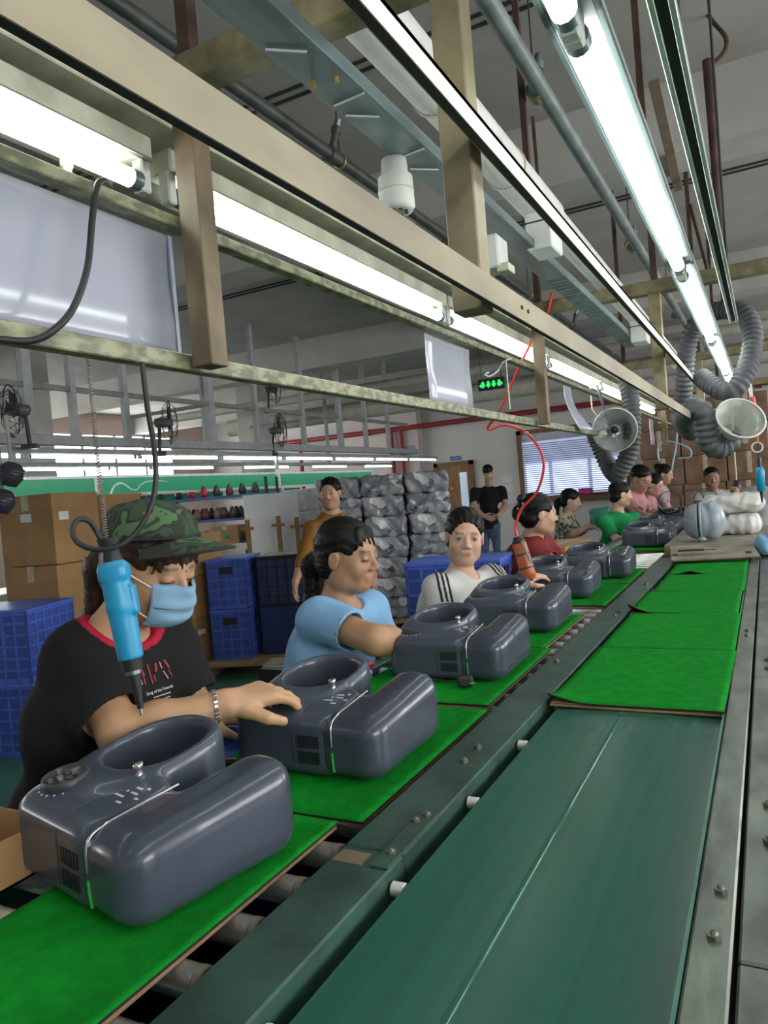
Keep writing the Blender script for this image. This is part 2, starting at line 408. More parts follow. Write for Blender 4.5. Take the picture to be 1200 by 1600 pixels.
MB().cyl((-11, 0, 0), (XR-.1, 0, 0), .055, 12).build('pipe', m_redpipe, rp)
for u in (480, 622, 637): 
    x = bw(u, 690).x; MB().cyl((x, 0, .0), (x, 0, -pz+.05), .05, 10).build('drop_pipe', m_redpipe, rp)
for x in (-8, -4, 0): MB().span((x-.02, -.06, -.07), (x+.02, .32, .07)).build('bracket', m_dark, rp)
# pier of the wall left of the door, with a grey sign
x0, x1 = bw(600, 700).x, bw(661, 700).x
struct(MB().span((x0-.9, Y1-.25, 0), (x1, Y1, ZC)).build('trim_4', mat('pier_paint', (.66, .58, .56), .85, var=.04)))
p = bw(637, 704, Y1-.26); tag(MB().span((-.19, -.01, -.1), (.19, .0, .1), .003).build('wall_plaque', mat('plaque_grey', (.30, .31, .36), .4), None, (p.x, Y1-.25, p.z)), 'grey rectangular plaque on the wall pier left of the door', 'sign')
# beam and pale ducts under the far ceiling
for (z, y, r, lb) in ((2.98, 11.8, .16, 'pale round duct under the far ceiling, the thicker of two'), (3.05, 9.9, .07, 'thin pale duct under the far ceiling, nearer of two')):
    tag(MB().cyl((-9.5, y, z), (1.5, y, z), r, 14).build('ceiling_duct', mat('duct_pale', (.40, .39, .34), .7), None), lb, 'duct', 'ducts under the far ceiling')
# exit sign
p = at(768, 600, Y=8.7); ex = thing('exit_sign', 'green lit exit sign hanging from the ceiling on two rods', 'sign', (p.x, p.y, p.z-.07))
MB().span((-.17, -.02, 0), (.17, .02, .14), .006).build('housing', m_black, ex)
m_exit = mat('exit_glow', (.02, .9, .12), .5, var=0, emit=1.6)
g = MB()
for x in (-.105, -.035, .035, .105): g.span((x-.025, -.0225, .045), (x+.025, -.02, .075)); g.span((x-.008, -.0225, .03), (x+.008, -.02, .11)); g.span((x-.02, -.0225, .085), (x+.02, -.02, .097))
g.add([(-.15, -.0225, .06), (-.13, -.0225, .085), (-.13, -.0225, .035)], [(0, 1, 2)]); g.add([(.15, -.0225, .06), (.13, -.0225, .085), (.13, -.0225, .035)], [(0, 2, 1)])
g.build('lettering', m_exit, ex)
for x in (-.13, .13): MB().cyl((x, 0, .14), (x, 0, ZC-p.z+.07), .006, 6).build('hanger_rod', m_dark, ex)
# ------------------------------------------------------------------ overhead frame of the line
m_tan = mat('frame_tan_shaded', (.155, .110, .060), .55, var=.22, scale=12, bump=.05)  # post tan darkened, the shade on these posts is in the colour
m_beam = mat('frame_paint_olive', (.235, .20, .132), .5, var=.28, scale=10, stretch=(1, .4, 1), bump=.05)
m_speck = mat('frame_paint_worn', (.235, .235, .145), .5, var=.38, scale=55, stretch=(1, .5, 1), contrast=(.42, .6))
m_tan2 = mat('frame_tan_lighter', (.19, .155, .088), .55, var=.25, scale=12, bump=.05)  # lighter copy of the post tan, for posts less in shade
m_oliv = mat('frame_paint_green', (.185, .16, .085), .6, var=.35, scale=20)
m_inner = mat('dark_matte', (.05, .045, .04), .8)
YP = (-1.15, .96, 3.03, 5.1, 7.2)
fr = thing('overhead_frame', 'tan and olive steel overhead frame hanging above the assembly line', 'frame', (-.55, 3, 1.65))
def fbuild(mb, name, m): 
    o = mb.build(name, m); o.parent = fr; o.matrix_parent_inverse = Matrix.Translation((.55, -3, -1.65)); return o
for i, y in enumerate(YP):
    fbuild(MB().span((-.822, y-.021, 1.652), (-.78, y+.021, 2.10), .002), 'post', m_tan)
    fbuild(MB().span((-.361, y-.021, 1.655), (-.318, y+.021, 2.14), .002), 'post', m_tan2 if i != 2 else m_oliv)
    fbuild(MB().span((-.83, y-.025, 2.10), (.75, y+.025, 2.15), .003), 'cross_beam', m_oliv)
    for x in (-.79, -.335, .6): fbuild(MB().span((x-.012, y-.012, 2.15), (x+.012, y+.012, ZC), 0), 'hanger_bar', m_rust)
def channel(mb, x0, x1, z0, z1, y0, y1, t=.003):
    mb.span((x0, y0, z0), (x0+t, y1, z1)); mb.span((x1-t, y0, z0), (x1, y1, z1)); mb.span((x0, y0, z1-t), (x1, y1, z1)); return mb
fbuild(MB().span((-.291, -2.2, 1.643), (-.284, 4.95, 1.676)).span((-.317, -2.2, 1.670), (-.284, 4.95, 1.676)), 'long_beam', m_beam)
fbuild(MB().span((-.2915, -2.2, 1.6425), (-.2845, 4.95, 1.6445)), 'beam_shade_strip', m_inner)  # dark strip stands in for the shaded underside of the beam
fbuild(MB().span((-.299, -2.2, 1.851), (-.288, 4.1, 1.879)).span((-.317, -2.2, 1.873), (-.288, 4.1, 1.879)), 'upper_beam', mat('frame_paint_pale', (.44, .42, .35), .5, var=.2, scale=15, stretch=(1, .3, 1), bump=.1))
fbuild(MB().span((-.2995, -2.2, 1.850), (-.2885, 4.1, 1.852)), 'beam_shade_strip', m_inner)  # same painted underside shade, on the upper beam
fbuild(MB().span((-.862, -2.2, 1.651), (-.834, 4.9, 1.678), .002), 'lower_rail', m_speck)
fbuild(MB().span((-.862, -2.2, 1.886), (-.834, 8.6, 1.905), .002), 'sheet_rail', m_speck)
fbuild(MB().span((-.99, -2.2, 2.075), (-.865, 8.6, 2.10), .002), 'lamp_rail', m_cream)
for y in (1.0, 1.03): fbuild(MB().cyl((-.285, y, 1.66), (-.282, y, 1.66), .003, 8), 'bolt', m_rust)
# ------------------------------------------------------------------ fluorescent lights
def make_light(kind):
    t = thing('tube_light', '', 'light')
    if kind == 'L':   # batten with a wide reflector, tube on the worker side
        MB().span((-.055, -.625, .035), (.02, .625, .075), .004).build('housing', m_cream, t)
        MB().sheet(lambda u, v: (-.075+.12*u, -.62+1.24*v, .040-.02*abs(2*u-1)**2), 6, 1).build('reflector', mat('reflector_cream', (.26, .25, .20), .5, var=.15, scale=12), t, solid=.002)
    else:
        MB().span((-.03, -.64, .022), (.03, .64, .06), .004).build('housing', mat('fixture_grey', (.25, .28, .265), .45, var=.08), t)
        MB().span((-.034, -.64, .018), (-.028, .64, .03)).build('reflector_lip', m_steel, t)
        MB().span((.028, -.64, .018), (.034, .64, .03)).build('reflector_lip', m_steel, t)
    MB().cyl((0, -.585, 0), (0, .585, 0), .0155, 12).build('tube', m_tube, t)
    for s in (-1, 1):
        so = MB().cyl((0, s*.585, 0), (0, s*.605, 0), .0165, 12).build('end_cap', m_steel, t)
        MB().span((-.012, s*.604, -.018), (.012, s*.625, .04), .003).build('socket', m_white, t)
    return t
protoL, protoR = make_light('L'), make_light('R')
usedL = usedR = False
def place(proto, used, loc, label, group):
    o = proto if not used else copy_tree(proto)
    o.location = loc; o['label'] = label; o['group'] = group; return o
ordn = ('nearest', 'second', 'third', 'fourth', 'fifth', 'sixth', 'seventh')
for i, y in enumerate((.33, 1.62, 2.89, 4.16, 5.43, 6.70)):
    place(protoL, i > 0, (-.90, y, 1.975), 'fluorescent tube light over the seated workers, %s from the camera in its row' % ordn[i], 'tube lights over the workers')
for i, y in enumerate((.30, 1.55, 2.86, 4.15, 5.42)):
    place(protoR, i > 0, (-.175, y, 1.962), 'white tube light above the green belt, %s from the camera in its row' % ordn[i], 'tube lights above the belt')
# lights of the neighbouring lines (left across the aisle), then added rows out of view
for i in range(8):
    y = 3.6+i*1.28
    o = copy_tree(protoR); o.location = (-5.66, y, 2.0); o['label'] = 'tube light under the steel beam across the aisle, number %s along the beam' % ('one two three four five six seven eight'.split()[i]); o['group'] = 'tube lights across the aisle'
for i in range(6):
    y = 3.9+i*1.9
    o = copy_tree(protoR); o.location = (-7.05, y, 2.0); o['label'] = 'tube light of the rear row behind the green panels, number %s along the row' % ('one two three four five six'.split()[i]); o['group'] = 'rear tube lights behind the panels'
for i in range(7):  # unseen row, added to light the hall from the right
    y = -2+i*1.6
    o = copy_tree(protoR); o.location = (1.7, y, 2.25); o['label'] = 'added tube light out of view at right, number %s along its row' % ('one two three four five six seven'.split()[i]); o['group'] = 'added tube lights at right'
for i in range(4):  # unseen row, added to raise the ambient light
    y = -3.2+i*1.5
    o = copy_tree(protoR); o.location = (-3.2, y, 3.2); o['label'] = 'added ceiling tube light over the aisle, number %s from the rear' % ('one two three four'.split()[i]); o['group'] = 'added ceiling tube lights over the aisle'
# ------------------------------------------------------------------ cable trunking, white duct, pipes
tr = thing('cable_trunking', 'grey galvanised cable trunking running under the cross beams', 'trunking', (-.552, 1.9, 2.05))
MB().span((-.036, -4.2, 0), (.036, .45, .024), .002).build('channel', m_steel, tr)
m_steel2 = mat('ribbed_steel', (.18, .23, .24), .45, .6, var=.25, scale=20)
MB().span((-.036, .452, 0), (.036, 2.0, .026), .002).build('channel', m_steel2, tr)
rb = MB().box((0, 0, 0), (.066, .006, .003)).mesh('rib', m_steel2)
for i in range(38): obj('rib', rb, tr, (0, .48+i*.04, -.0012))
fl = MB().bar((-.03, 0, 0), (.025, .018, 0), .004, .0015).mesh('slot', m_white)
for i, y in enumerate((-1.02, -.86, -.80, -.63, -.55, -.40)): obj('slot', fl, tr, (.0, y, -.0012), (0, 0, .4*(-1)**i))
bo = MB().cyl((0, 0, 0), (0, 0, -.009), .0045, 6).mesh('bolt', mat('brass', (.45, .30, .10), .35, .8))
for x, y in ((-.018, -.925), (.016, -.915), (.01, -1.2), (-.02, -1.6)): obj('bolt', bo, tr, (x, y, 0))
dp = thing('white_duct', 'round white plastic duct with straps above the cable trunking', 'duct', (-.530, 2, 2.205))
MB().cyl((0, -4, 0), (0, .22, 0), .05, 18).build('pipe', m_white, dp)
MB().cyl((0, .22, 0), (0, 4.3, 0), .043, 18).build('pipe', m_white, dp)
st = MB().lathe([(.051, -.004), (.0535, -.004), (.0535, .004), (.051, .004)], (0, 0, 0), (0, 1, 0), 18).mesh('strap', m_cream)
for y in (-1.4, -.62, -.18): obj('strap', st, dp, (0, y, 0))
for (u, v, d, lb) in ((850, 368, 2.05, 'white junction box on the duct, nearer of two'), (1000, 520, 3.6, 'white junction box on the duct, farther of two')):
    p = at(u, v, Y=d); jb = thing('junction_box', lb, 'box', (p.x, p.y, p.z), 0, 'junction boxes on the duct')
    MB().span((-.035, -.06, -.05), (.035, .06, .05), .004).build('body', m_white, jb); MB().span((-.037, -.062, .02), (.037, .062, .024)).build('lid_seam', m_dark, jb)
p = at(768, 400, Y=1.75); jb = thing('socket_box', 'small white wall socket box hanging below the trunking behind the post', 'box', p)
MB().span((-.03, -.04, -.04), (.03, .04, .04), .004).build('body', m_white, jb); MB().span((.02, -.03, -.05), (.05, .02, -.03), .002).build('cover', m_cream, jb)
p = at(619, 300, Z=1.99)
sd = thing('smoke_detector', 'white cylindrical detector lamp hanging beneath the trunking', 'detector', p)
MB().lathe([(0, .06), (.024, .06), (.026, .03), (.033, .026), (.034, -.030), (.029, -.038), (0, -.038)], (0, 0, 0), (0, 0, 1), 20).build('body', m_white, sd)
for k in range(8):
    a = k*pi/4; MB().span((-.003, -.003, -.040), (.003, .003, -.037)).build('slot', m_dark, sd, (.018*math.cos(a), .018*math.sin(a), 0))
MB().lathe([(.0335, -.002), (.0345, -.002), (.0345, .002), (.0335, .002)], (0, 0, .0), (0, 0, 1), 20).build('seam', m_cream, sd)
MB().cyl((0, 0, .055), (.0, 0, max(.06, 2.05-p.z)), .023, 16).build('neck', m_white, sd)
m_pipe = mat('pipe_grey_green', (.05, .058, .052), .5, .2, var=.3)
m_pipe2 = mat('pipe_grey', (.19, .23, .225), .45, .2, var=.25)
def sprinkler(par, y, sgn, m):
    o = MB().cyl((0, y-.03, 0), (0, y+.03, 0), .037, 12).cyl((0, y, 0), (sgn*.05, y, .10), .017, 8).cyl((sgn*.045, y, .09), (sgn*.06, y, .12), .024, 8).build('sprinkler_head', m, par)
    MB().cyl((sgn*.06, y, .12), (sgn*.075, y, .15), .016, 8).build('nozzle', m_steel, o); return o
pp = thing('sprinkler_pipe', 'dark sprinkler pipe under the ceiling to the left of the trunking', 'pipe', (-1.69, 4, 3.0), 0, 'sprinkler pipes')
MB().cyl((0, -7, 0), (0, 8, 0), .029, 12).build('pipe', m_pipe, pp)
for y in (-3.4, -1.0, 1.4, 3.8): sprinkler(pp, y, .7, m_pipe)
for y in (-3.3, -.92, 2.2): MB().lathe([(.03, -.006), (.036, -.006), (.036, .006), (.03, .006)], (0, y, 0), (0, 1, 0), 10).build('clamp', mat('brass', (.45, .3, .1)), pp); MB().cyl((0, y, .03), (0, y, .7), .004, 6).build('hanger_rod', m_dark, pp)
pp = thing('sprinkler_pipe', 'grey-green sprinkler pipe under the ceiling between trunking and belt light', 'pipe', (-.735, 4, 3.0), 0, 'sprinkler pipes')
MB().cyl((0, -7, 0), (.06, 8, 0), .034, 12).build('pipe', m_pipe2, pp)
for y in (-.95, 1.5, 4.2): sprinkler(pp, y, .25, m_pipe2)
for y in (-.98, 1.4, 3.6): MB().lathe([(.036, -.007), (.041, -.007), (.041, .007), (.036, .007)], (0, y, 0), (0, 1, 0), 10).build('clamp', mat('brass', (.45, .3, .1)), pp); MB().cyl((0, y, .03), (0, y, .7), .004, 6).build('hanger_rod', m_dark, pp)
# power track to the right of the belt light
tk = thing('power_track', 'pair of pale steel rails with dark groove above the right side of the belt', 'rail', (-.075, 1.6, 1.97))
for x in (-.011, .011): MB().span((x-.004, -2.5, -.008), (x+.004, 1.55, .008), .001).build('rail', mat('rail_steel', (.45, .50, .47), .35, .4), tk)
MB().span((-.008, -2.5, .0), (.008, 1.55, .02)).build('groove', m_inner, tk)
for y in (-2, -.4, 1.2): MB().cyl((0, y, .02), (0, y, ZC-1.97), .005, 6).build('hanger_rod', m_dark, tk)
# ceiling bits on the right
for (u0, v0, u1, v1, wdt, lb) in ((1078, 318, 1105, 420, .04, 'short dark strip hanging from the ceiling beside the rails'), (832, 182, 842, 300, .05, 'rust-brown hanger bar left of the grey-green pipe')):
    a = at(u0, v0, Z=3.62); b = Vector((a.x, a.y, at(u1, v1, X=a.x).z if False else 2.4))
    a2 = at(u0, v0, Y=4.2); b2 = at(u1, v1, Y=4.35)
    tag(MB().bar(a2, b2, wdt*.38, .015).build('ceiling_hanger', m_rust, None), lb, 'hanger', 'ceiling hangers')
pts = [at(u, v, Y=4.2) for u, v in ((1098, -20), (1108, 25), (1132, 55), (1134, 75), (1122, 92), (1108, 98))]
tag(MB().tube(spline(pts, 6), .011, 8).build('bent_cable', m_rust, None), 'dark bent cable leading from the ceiling to the red hanger', 'cable')
tag(MB().bar(at(1022, 130, Z=3.26), at(1060, 295, Z=3.26), .05, .03).build('wooden_strip', mat('old_wood', (.22, .15, .11), .8, var=.2), None), 'faded wooden strip fixed to the ceiling beside the belt light', 'strip')
# ------------------------------------------------------------------ hanging plastic sheets
def sheet(name, lb, y0, y1, z0, z1, x=-.872, curl=0, fl=True):
    o = MB().sheet(lambda u, v: (x+curl*(1-v)**2*(.6+.4*u)+.002*math.sin(7*v), y0+(y1-y0)*u+curl*.35*(1-v)**2, z0+(z1-z0)*v), 6, 10).build(name, m_sheet, None, solid=.0015)
    return tag(o, lb, 'plastic sheet', 'hanging plastic sheets')
o = sheet('plastic_sheet', 'large white glossy plastic sheet framed between the two rails at upper left', .30, .963, 1.679, 1.885)
for y in (.964,):
    MB().span((-.875, y-.004, 1.679), (-.868, y+.004, 1.885)).build('edge_strip', mat('blue_edge', (.35, .38, .52), .4), o)
sheet('plastic_sheet', 'white plastic sheet hanging beside the exit sign', 2.02, 2.385, 1.68, 1.885)
sheet('plastic_sheet', 'curled narrow plastic sheet hanging next to the dust funnel', 3.70, 3.86, 1.66, 1.89, curl=.10)
sheet('plastic_sheet', 'small plastic sheet hanging behind the grey hose, far along the rail', 5.75, 6.05, 1.66, 1.885)
sheet('plastic_sheet', 'farthest small plastic sheet under the workers\' lights', 6.75, 7.0, 1.66, 1.885)
# ------------------------------------------------------------------ belt conveyor
m_belt = mat('belt_green', (.020, .115, .078), .27, var=.09, scale=5, stretch=(9, .35, 1))
m_gpaint = mat('rail_green_paint', (.028, .075, .055), .42, var=.35, scale=9, bump=.06, bscale=60)
m_gworn = mat('rail_worn_green', (.13, .15, .125), .33, .45, var=.45, scale=16, stretch=(1, .4, 1), bump=.06, bscale=70)
YB0, YB1 = -1.6, 5.0
bc = thing('belt_conveyor', 'long conveyor with smooth dark green belt between green steel rails', 'conveyor', (-.31, 1.7, 0))
def bcp(mb, name, m):
    o = mb.build(name, m); o.parent = bc; o.matrix_parent_inverse = Matrix.Translation((.31, -1.7, 0)); return o
def beltf(u, v):
    x = -.5+.38*u; return (x, YB0+(YB1-YB0)*v, .85+.0035*math.sin(pi*u))
bcp(MB().sheet(beltf, 48, 6), 'belt', m_belt)
bcp(MB().sheet(lambda u, v: (-.3445+.013*u, YB0+(YB1-YB0)*v, .8536+.00032*math.sin(pi*u)), 8, 1), 'belt_streak', mat('belt_streak_gloss', (.03, .15, .105), .075, var=.05, spec=.8))  # lighter glossy strip, added to give the belt its bright light streak
bcp(MB().span((-.5, YB0, .78), (-.12, YB1, .84)), 'slider_bed', m_dark)
bcp(MB().span((-.632, YB0, .80), (-.527, .98, .868), .003), 'side_rail', m_gpaint)
bcp(MB().span((-.632, .982, .80), (-.527, 2.9, .869), .003), 'side_rail', m_gpaint)
bcp(MB().span((-.632, 2.902, .80), (-.527, 4.3, .868), .003), 'side_rail', m_gpaint)
bcp(MB().span((-.632, 4.302, .80), (-.527, YB1, .867), .003), 'side_rail', m_gpaint)
bcp(MB().span((-.56, .93, .868), (-.528, 1.12, .872), .001), 'splice_plate', m_gpaint)
m_bare = mat('bare_steel_patch', (.24, .19, .12), .5, .3, var=.2)
bcp(MB().span((-.625, .93, .868), (-.575, .965, .8695)), 'worn_patch', m_bare)
m_bolt = mat('bolt_steel', (.20, .19, .17), .4, .7)
def bolt(x, y, z, r=.009):
    bcp(MB().cyl((x, y, z), (x, y, z+.006), r, 6, sm=False).lathe([(r*.6, .006), (r*.45, .009), (0, .0095)], (x, y, z), n=8), 'bolt', m_bolt)
for x, y in ((-.545, .975), (-.555, 1.085), (-.545, 1.11), (-.575, 1.36), (-.575, 1.44), (-.56, 2.95), (-.56, 3.05), (-.60, 2.2), (-.56, 3.8)): bolt(x, y, .8685)
bcp(MB().span((-.114, YB0, .79), (-.068, YB1, .868), .003), 'edge_rail', m_gworn)
bcp(MB().span((-.1215, YB0, .845), (-.1165, YB1, .862)), 'edge_strip', mat('edge_strip', (.10, .30, .24), .35))
for a, b in ((YB0, .88), (.885, 2.12), (2.125, 3.3), (3.305, 4.75)):
    bcp(MB().span((-.062, a, .80), (.19, b, .866), .003), 'cover_plate', m_gworn)
bcp(MB().span((-.07, YB0, .78), (-.058, 4.75, .835)), 'joint_gap', m_inner)
for x, y in ((-.086, 1.02), (-.088, .915), (-.03, 1.18), (-.03, 1.31), (-.03, 2.2), (-.03, 2.3), (-.088, 2.62), (-.088, 2.7)): bolt(x, y, .8675, .0085)
for y in np.arange(.62, 4.4, .31): bcp(MB().cyl((-.522, y, .842), (-.503, y, .842), .011, 10), 'roller_end', m_white)
bcp(MB().span((-.60, YB0, .60), (-.53, YB1, .80)), 'side_skirt', m_gpaint); bcp(MB().span((-.10, YB0, .60), (-.06, YB1, .80)), 'side_skirt', m_gpaint)
for y in (-1, 1, 3, 4.8):
    for x in (-.57, -.08): bcp(MB().span((x-.025, y-.025, 0), (x+.025, y+.025, .62)), 'leg', m_gpaint)
    bcp(MB().span((-.57, y-.02, .25), (-.08, y+.02, .29)), 'cross_brace', m_gpaint)
# ------------------------------------------------------------------ roller conveyor in front of the workers
m_roll = mat('roller_zinc', (.62, .62, .61), .28, .6, var=.2, scale=25)
rc = thing('roller_conveyor', 'roller conveyor with steel rollers in front of the seated workers', 'conveyor', (-.92, 4, 0))
def rcp(mb, name, m):
    o = mb.build(name, m); o.parent = rc; o.matrix_parent_inverse = Matrix.Translation((.92, -4, 0)); return o
rl = MB().cyl((-.24, 0, 0), (.268, 0, 0), .0215, 14).mesh('roller', m_roll)
rl2 = MB().lathe([(.0225, 0), (.0225, .012), (.017, .013), (.015, .008), (.006, .008), (.006, .02), (0, .02)], (.256, 0, 0), (1, 0, 0), 14).mesh('roller_cap', mat('roller_cap', (.34, .29, .22), .5, .4, var=.3, scale=40))
ri = 0
for y in np.arange(-.985, 9.6, .1105):
    o = obj('roller', rl, rc, (0, y-4, .8305)); obj('roller_cap', rl2, o)
rcp(MB().span((-1.20, -1.2, .78), (-1.165, 9.7, .862), .003), 'side_rail', m_gpaint)
rcp(MB().span((-.646, -1.2, .78), (-.634, 9.7, .84)), 'side_rail', m_inner)
for y in (-1, .4, 1.55, 3.55, 5.9, 7.75, 9.5):
    for x in (-1.18, -.66): rcp(MB().span((x-.02, y-.02, 0), (x+.02, y+.02, .79)), 'leg', m_gpaint)
    rcp(MB().span((-1.18, y-.015, .25), (-.66, y+.015, .28)), 'cross_brace', m_gpaint)
rcp(MB().span((-.88, -1.2, .50), (-.65, 9.7, .51)), 'under_shelf', m_inner)
# crates kept under the rollers
def bin_(lb, x, y, m):
    t = thing('storage_bin', lb, 'bin', (x, y, .511))
    MB().span((-.1, -.14, 0), (.1, .14, .01)).build('base', m, t)
    for s in (-1, 1):
        MB().span((s*.1, -.14, 0), (s*.09, .14, .26)).build('side', m, t); MB().span((-.1, s*.14, 0), (.1, s*.13, .26)).build('side', m, t)
    return t
bin_('dark blue plastic bin under the rollers beside the first grey machine', -.765, 1.02, mat('bin_blue', (.03, .05, .22), .4))
bin_('red plastic bin under the rollers, half hidden by the green mat', -.765, 1.32, mat('bin_red', (.30, .02, .02), .4))
bin_('navy plastic bin under the rollers, closest to the camera', -.765, .70, mat('bin_navy', (.03, .03, .14), .4))
# ------------------------------------------------------------------ felt-covered work boards
m_felt = mat('green_felt', (.004, .235, .018), .95, var=.14, scale=40, bump=.25, bscale=350, spec=.1)
m_ply = mat('plywood_edge', (.27, .17, .085), .75, var=.35, scale=30, stretch=(.4, .4, 6))
m_fedge = mat('felt_backing', (.012, .012, .012), .95)
def felt_board(lb, x0, x1, y0, y1, z, grp, rot=0, curl=None, board=True, corner=None):
    w_, l_ = x1-x0, y1-y0
    t = thing('felt_board', lb, 'work board', ((x0+x1)/2, (y0+y1)/2, z), rot, grp)
    zb = 0
    if board:
        MB().span((-w_/2, -l_/2, 0), (w_/2, l_/2, .006), .0015).build('plywood', m_ply, t); MB().span((-w_/2+.002, -l_/2+.003, .0062), (w_/2-.001, l_/2, .0105), .001).build('plywood', m_ply, t); zb = .0106
    ph = random.random()*6
    def f(u, v):
        x = (u-.5)*(w_+.004); y = (v-.5)*(l_+.004); zz = zb+.003+.0012*math.sin(5*u+ph)*math.sin(4*v+ph)
        if curl:
            d = math.hypot((u-curl[0])*1.2, (v-curl[1])*1.6); zz += curl[2]*max(0, 1-d/.30)**1.6
        return (x, y, zz)
    fo = MB().sheet(f, 22, 26).build('felt', [m_felt, m_fedge], t)
    md = fo.modifiers.new('thickness', 'SOLIDIFY'); md.thickness = .0045; md.offset = -1; md.material_offset_rim = 1; md.material_offset = 1
    return t
ZR = .8525
nm = ('first', 'second', 'third', 'fourth', 'fifth', 'sixth', 'seventh', 'eighth', 'ninth')
RM = [(-.995, -.69, .36, 1.052, 0), (-1.09, -.648, 1.066, 1.705, .0), (-1.10, -.665, 1.745, 2.38, .01), (-1.12, -.695, 2.40, 3.0, .0), (-1.08, -.65, 3.215, 3.84, 0), (-1.09, -.655, 3.87, 4.47, 0), (-1.06, -.645, 5.50, 6.25, 0), (-1.08, -.66, 6.5, 7.2, 0), (-1.08, -.66, 7.4, 8.1, 0)]
for i, (a, b, c, d, r) in enumerate(RM):
    felt_board('green felt board on the rollers, %s along the row from the camera' % nm[i], a, b, c, d, ZR, 'felt boards on the rollers', r)
felt_board('green felt board on the belt with exposed plywood front edge, nearest the camera', -.515, -.116, 1.80, 2.405, .8545, 'felt boards on the belt', -.012, (0, 0, .02))
felt_board('green felt board on the belt, second from the camera', -.507, -.118, 2.41, 3.02, .8545, 'felt boards on the belt', .0, (0, 1, .0))
felt_board('green felt board on the belt with turned-up black corner', -.52, -.128, 3.03, 3.57, .8545, 'felt boards on the belt', .0, (0, .0, .035))
felt_board('green felt board on the belt, fourth from the camera', -.50, -.122, 3.575, 4.15, .8545, 'felt boards on the belt')
felt_board('green felt board half hidden under the end plate of the belt', -.50, -.125, 4.155, 4.72, .8545, 'felt boards on the belt', 0, (.3, 0, .02))
# ------------------------------------------------------------------ the grey machines on the line
m_shell = mat('machine_grey', (.056, .067, .095), .28, var=.05, scale=20, coat=.2)
m_shell2 = mat('machine_grey_tank', (.052, .062, .089), .25, var=.05, scale=20, coat=.2)
m_chrome = mat('chrome', (.55, .56, .58), .2, .9)
m_mesh = mat('filter_mesh', (.012, .013, .015), .8, bump=.5, bscale=400)
# the shell is lowest at the vent side and rises towards the handle loop
def slope_b(y): return .80+1.15*y
def slope_t(y): return .80+.72*y
def build_machine_meshes():
    h = .0055; lo, hi = (-.23, -.03, -.02), (.23, .47, .22)
    v = Vol(lo, hi, h)
    v.prism(-.035, .080, .135, .080, .050, 0, .148, .026, k=0)                 # main body
    v.prism(-.060, .190, .108, .128, .104, .006, .156, .020, k=.02)              # handle loop
    v.prism(-.060, .206, .082, .084, .074, -.05, .25, .004, k=.009, op='sub')    # opening of the loop
    v.prism(.066, .40, .017, .245, .01, -.05, .3, .004, k=.014, op='sub')       # slot between loop and tank
    P, F = v.surf(2); P[:, 2] *= slope_b(P[:, 1]); body = np_mesh('body', P, F, m_shell)
    v = Vol(lo, hi, h)
    v.prism(.142, .152, .055, .152, .045, .0, .151, .042, k=0)
    v.prism(.121, .080, .076, .080, .045, .0, .1505, .040, k=.004)
    P, F = v.surf(2); P[:, 2] *= slope_t(P[:, 1]); tank = np_mesh('tank', P, F, m_shell2)
    return body, tank
me_body, me_tank = build_machine_meshes()
def machine(lb, loc, rz, dial=True, plug=False):
    t = thing('grey_machine', lb, 'machine', loc, rz, 'grey machines on the line')
    b = obj('body', me_body, t); k = obj('tank', me_tank, t)
    for me, nme, pr in machine_bits[:]:
        o_ = obj(nme, me, t if pr == 0 else b if pr == 1 else k)
        if nme in ('printed_marks', 'vent_grille'): o_['kind'] = 'stuff'
    if dial:
        d = obj('dial', me_dial, t, (-.105, .070, .150*slope_b(.07)), (.165, 0, 0)); obj('dial_face', me_dface, d)
    else: obj('dial_opening', me_dhole, t, (-.105, .070, .1492*slope_b(.07)), (.165, 0, 0))
    return t
machine_bits = []
g = MB()     # silver seam line on top and near side between body and tank
pts = [(.092, .15, .1488), (.092, .10, .1492), (.092, .05, .149), (.092, .022, .1475), (.092, .008, .142), (.092, .001, .128), (.092, -.0012, .105), (.092, -.0012, .085)]
g.tube(spline(pts, 5), .0022, 6); machine_bits.append((g.mesh('seam_trim', m_chrome), 'seam_trim', 0))
g = MB().tube([(.092, -.0012, .070), (.092, -.0012, .05), (.092, .001, .022)], .0026, 6); machine_bits.append((g.mesh('green_tape', mat('green_tape', (.03, .35, .06), .4)), 'green_tape', 0))
g = MB()
for r in range(2):
    for i in range(7): g.span((.012+i*.0075, -.0022, .036+r*.040), (.0155+i*.0075, .004, .066+r*.040))
machine_bits.append((g.mesh('vent_grille', m_black), 'vent_grille', 1))
g = MB().tube([(.0, .09, .1485), (.0, .05, .1485), (.0, .028, .1482), (.0, .012, .142), (.0, .002, .130), (.0, -.0005, .11), (.0, -.0005, .03)], .0012, 5)
machine_bits.append((g.mesh('shell_seam', m_dark), 'shell_seam', 1))
g = MB().lathe([(.009, 0), (.009, .004), (.0065, .006), (.0065, .02), (.008, .021), (.008, .027), (.005, .028), (0, .028)], (.022, .125, .147), n=12)
machine_bits.append((g.mesh('valve_stub', m_chrome), 'valve_stub', 1))
g = MB()
m_print = mat('white_print', (.55, .57, .60), .5)
for (x, y, l) in ((.015, .12, .02), (.0, .108, .012), (.022, .108, .016), (-.002, .095, .03), (.02, .083, .012), (.035, .125, .006), (.04, .10, .008), (-.03, .12, .012), (-.165, .123, .014), (-.150, .1235, .008), (-.182, .120, .010)): g.span((x+.035-l/2, y-.0138, .1478), (x+.035+l/2, y-.0102, .1488))
for k in range(9): a = pi*(1.1+.1*k); g.span((-.105+.045*math.cos(a)-.0015, .070+.042*math.sin(a)-.0015, .1475), (-.105+.045*math.cos(a)+.0015, .070+.042*math.sin(a)+.0015, .1495))
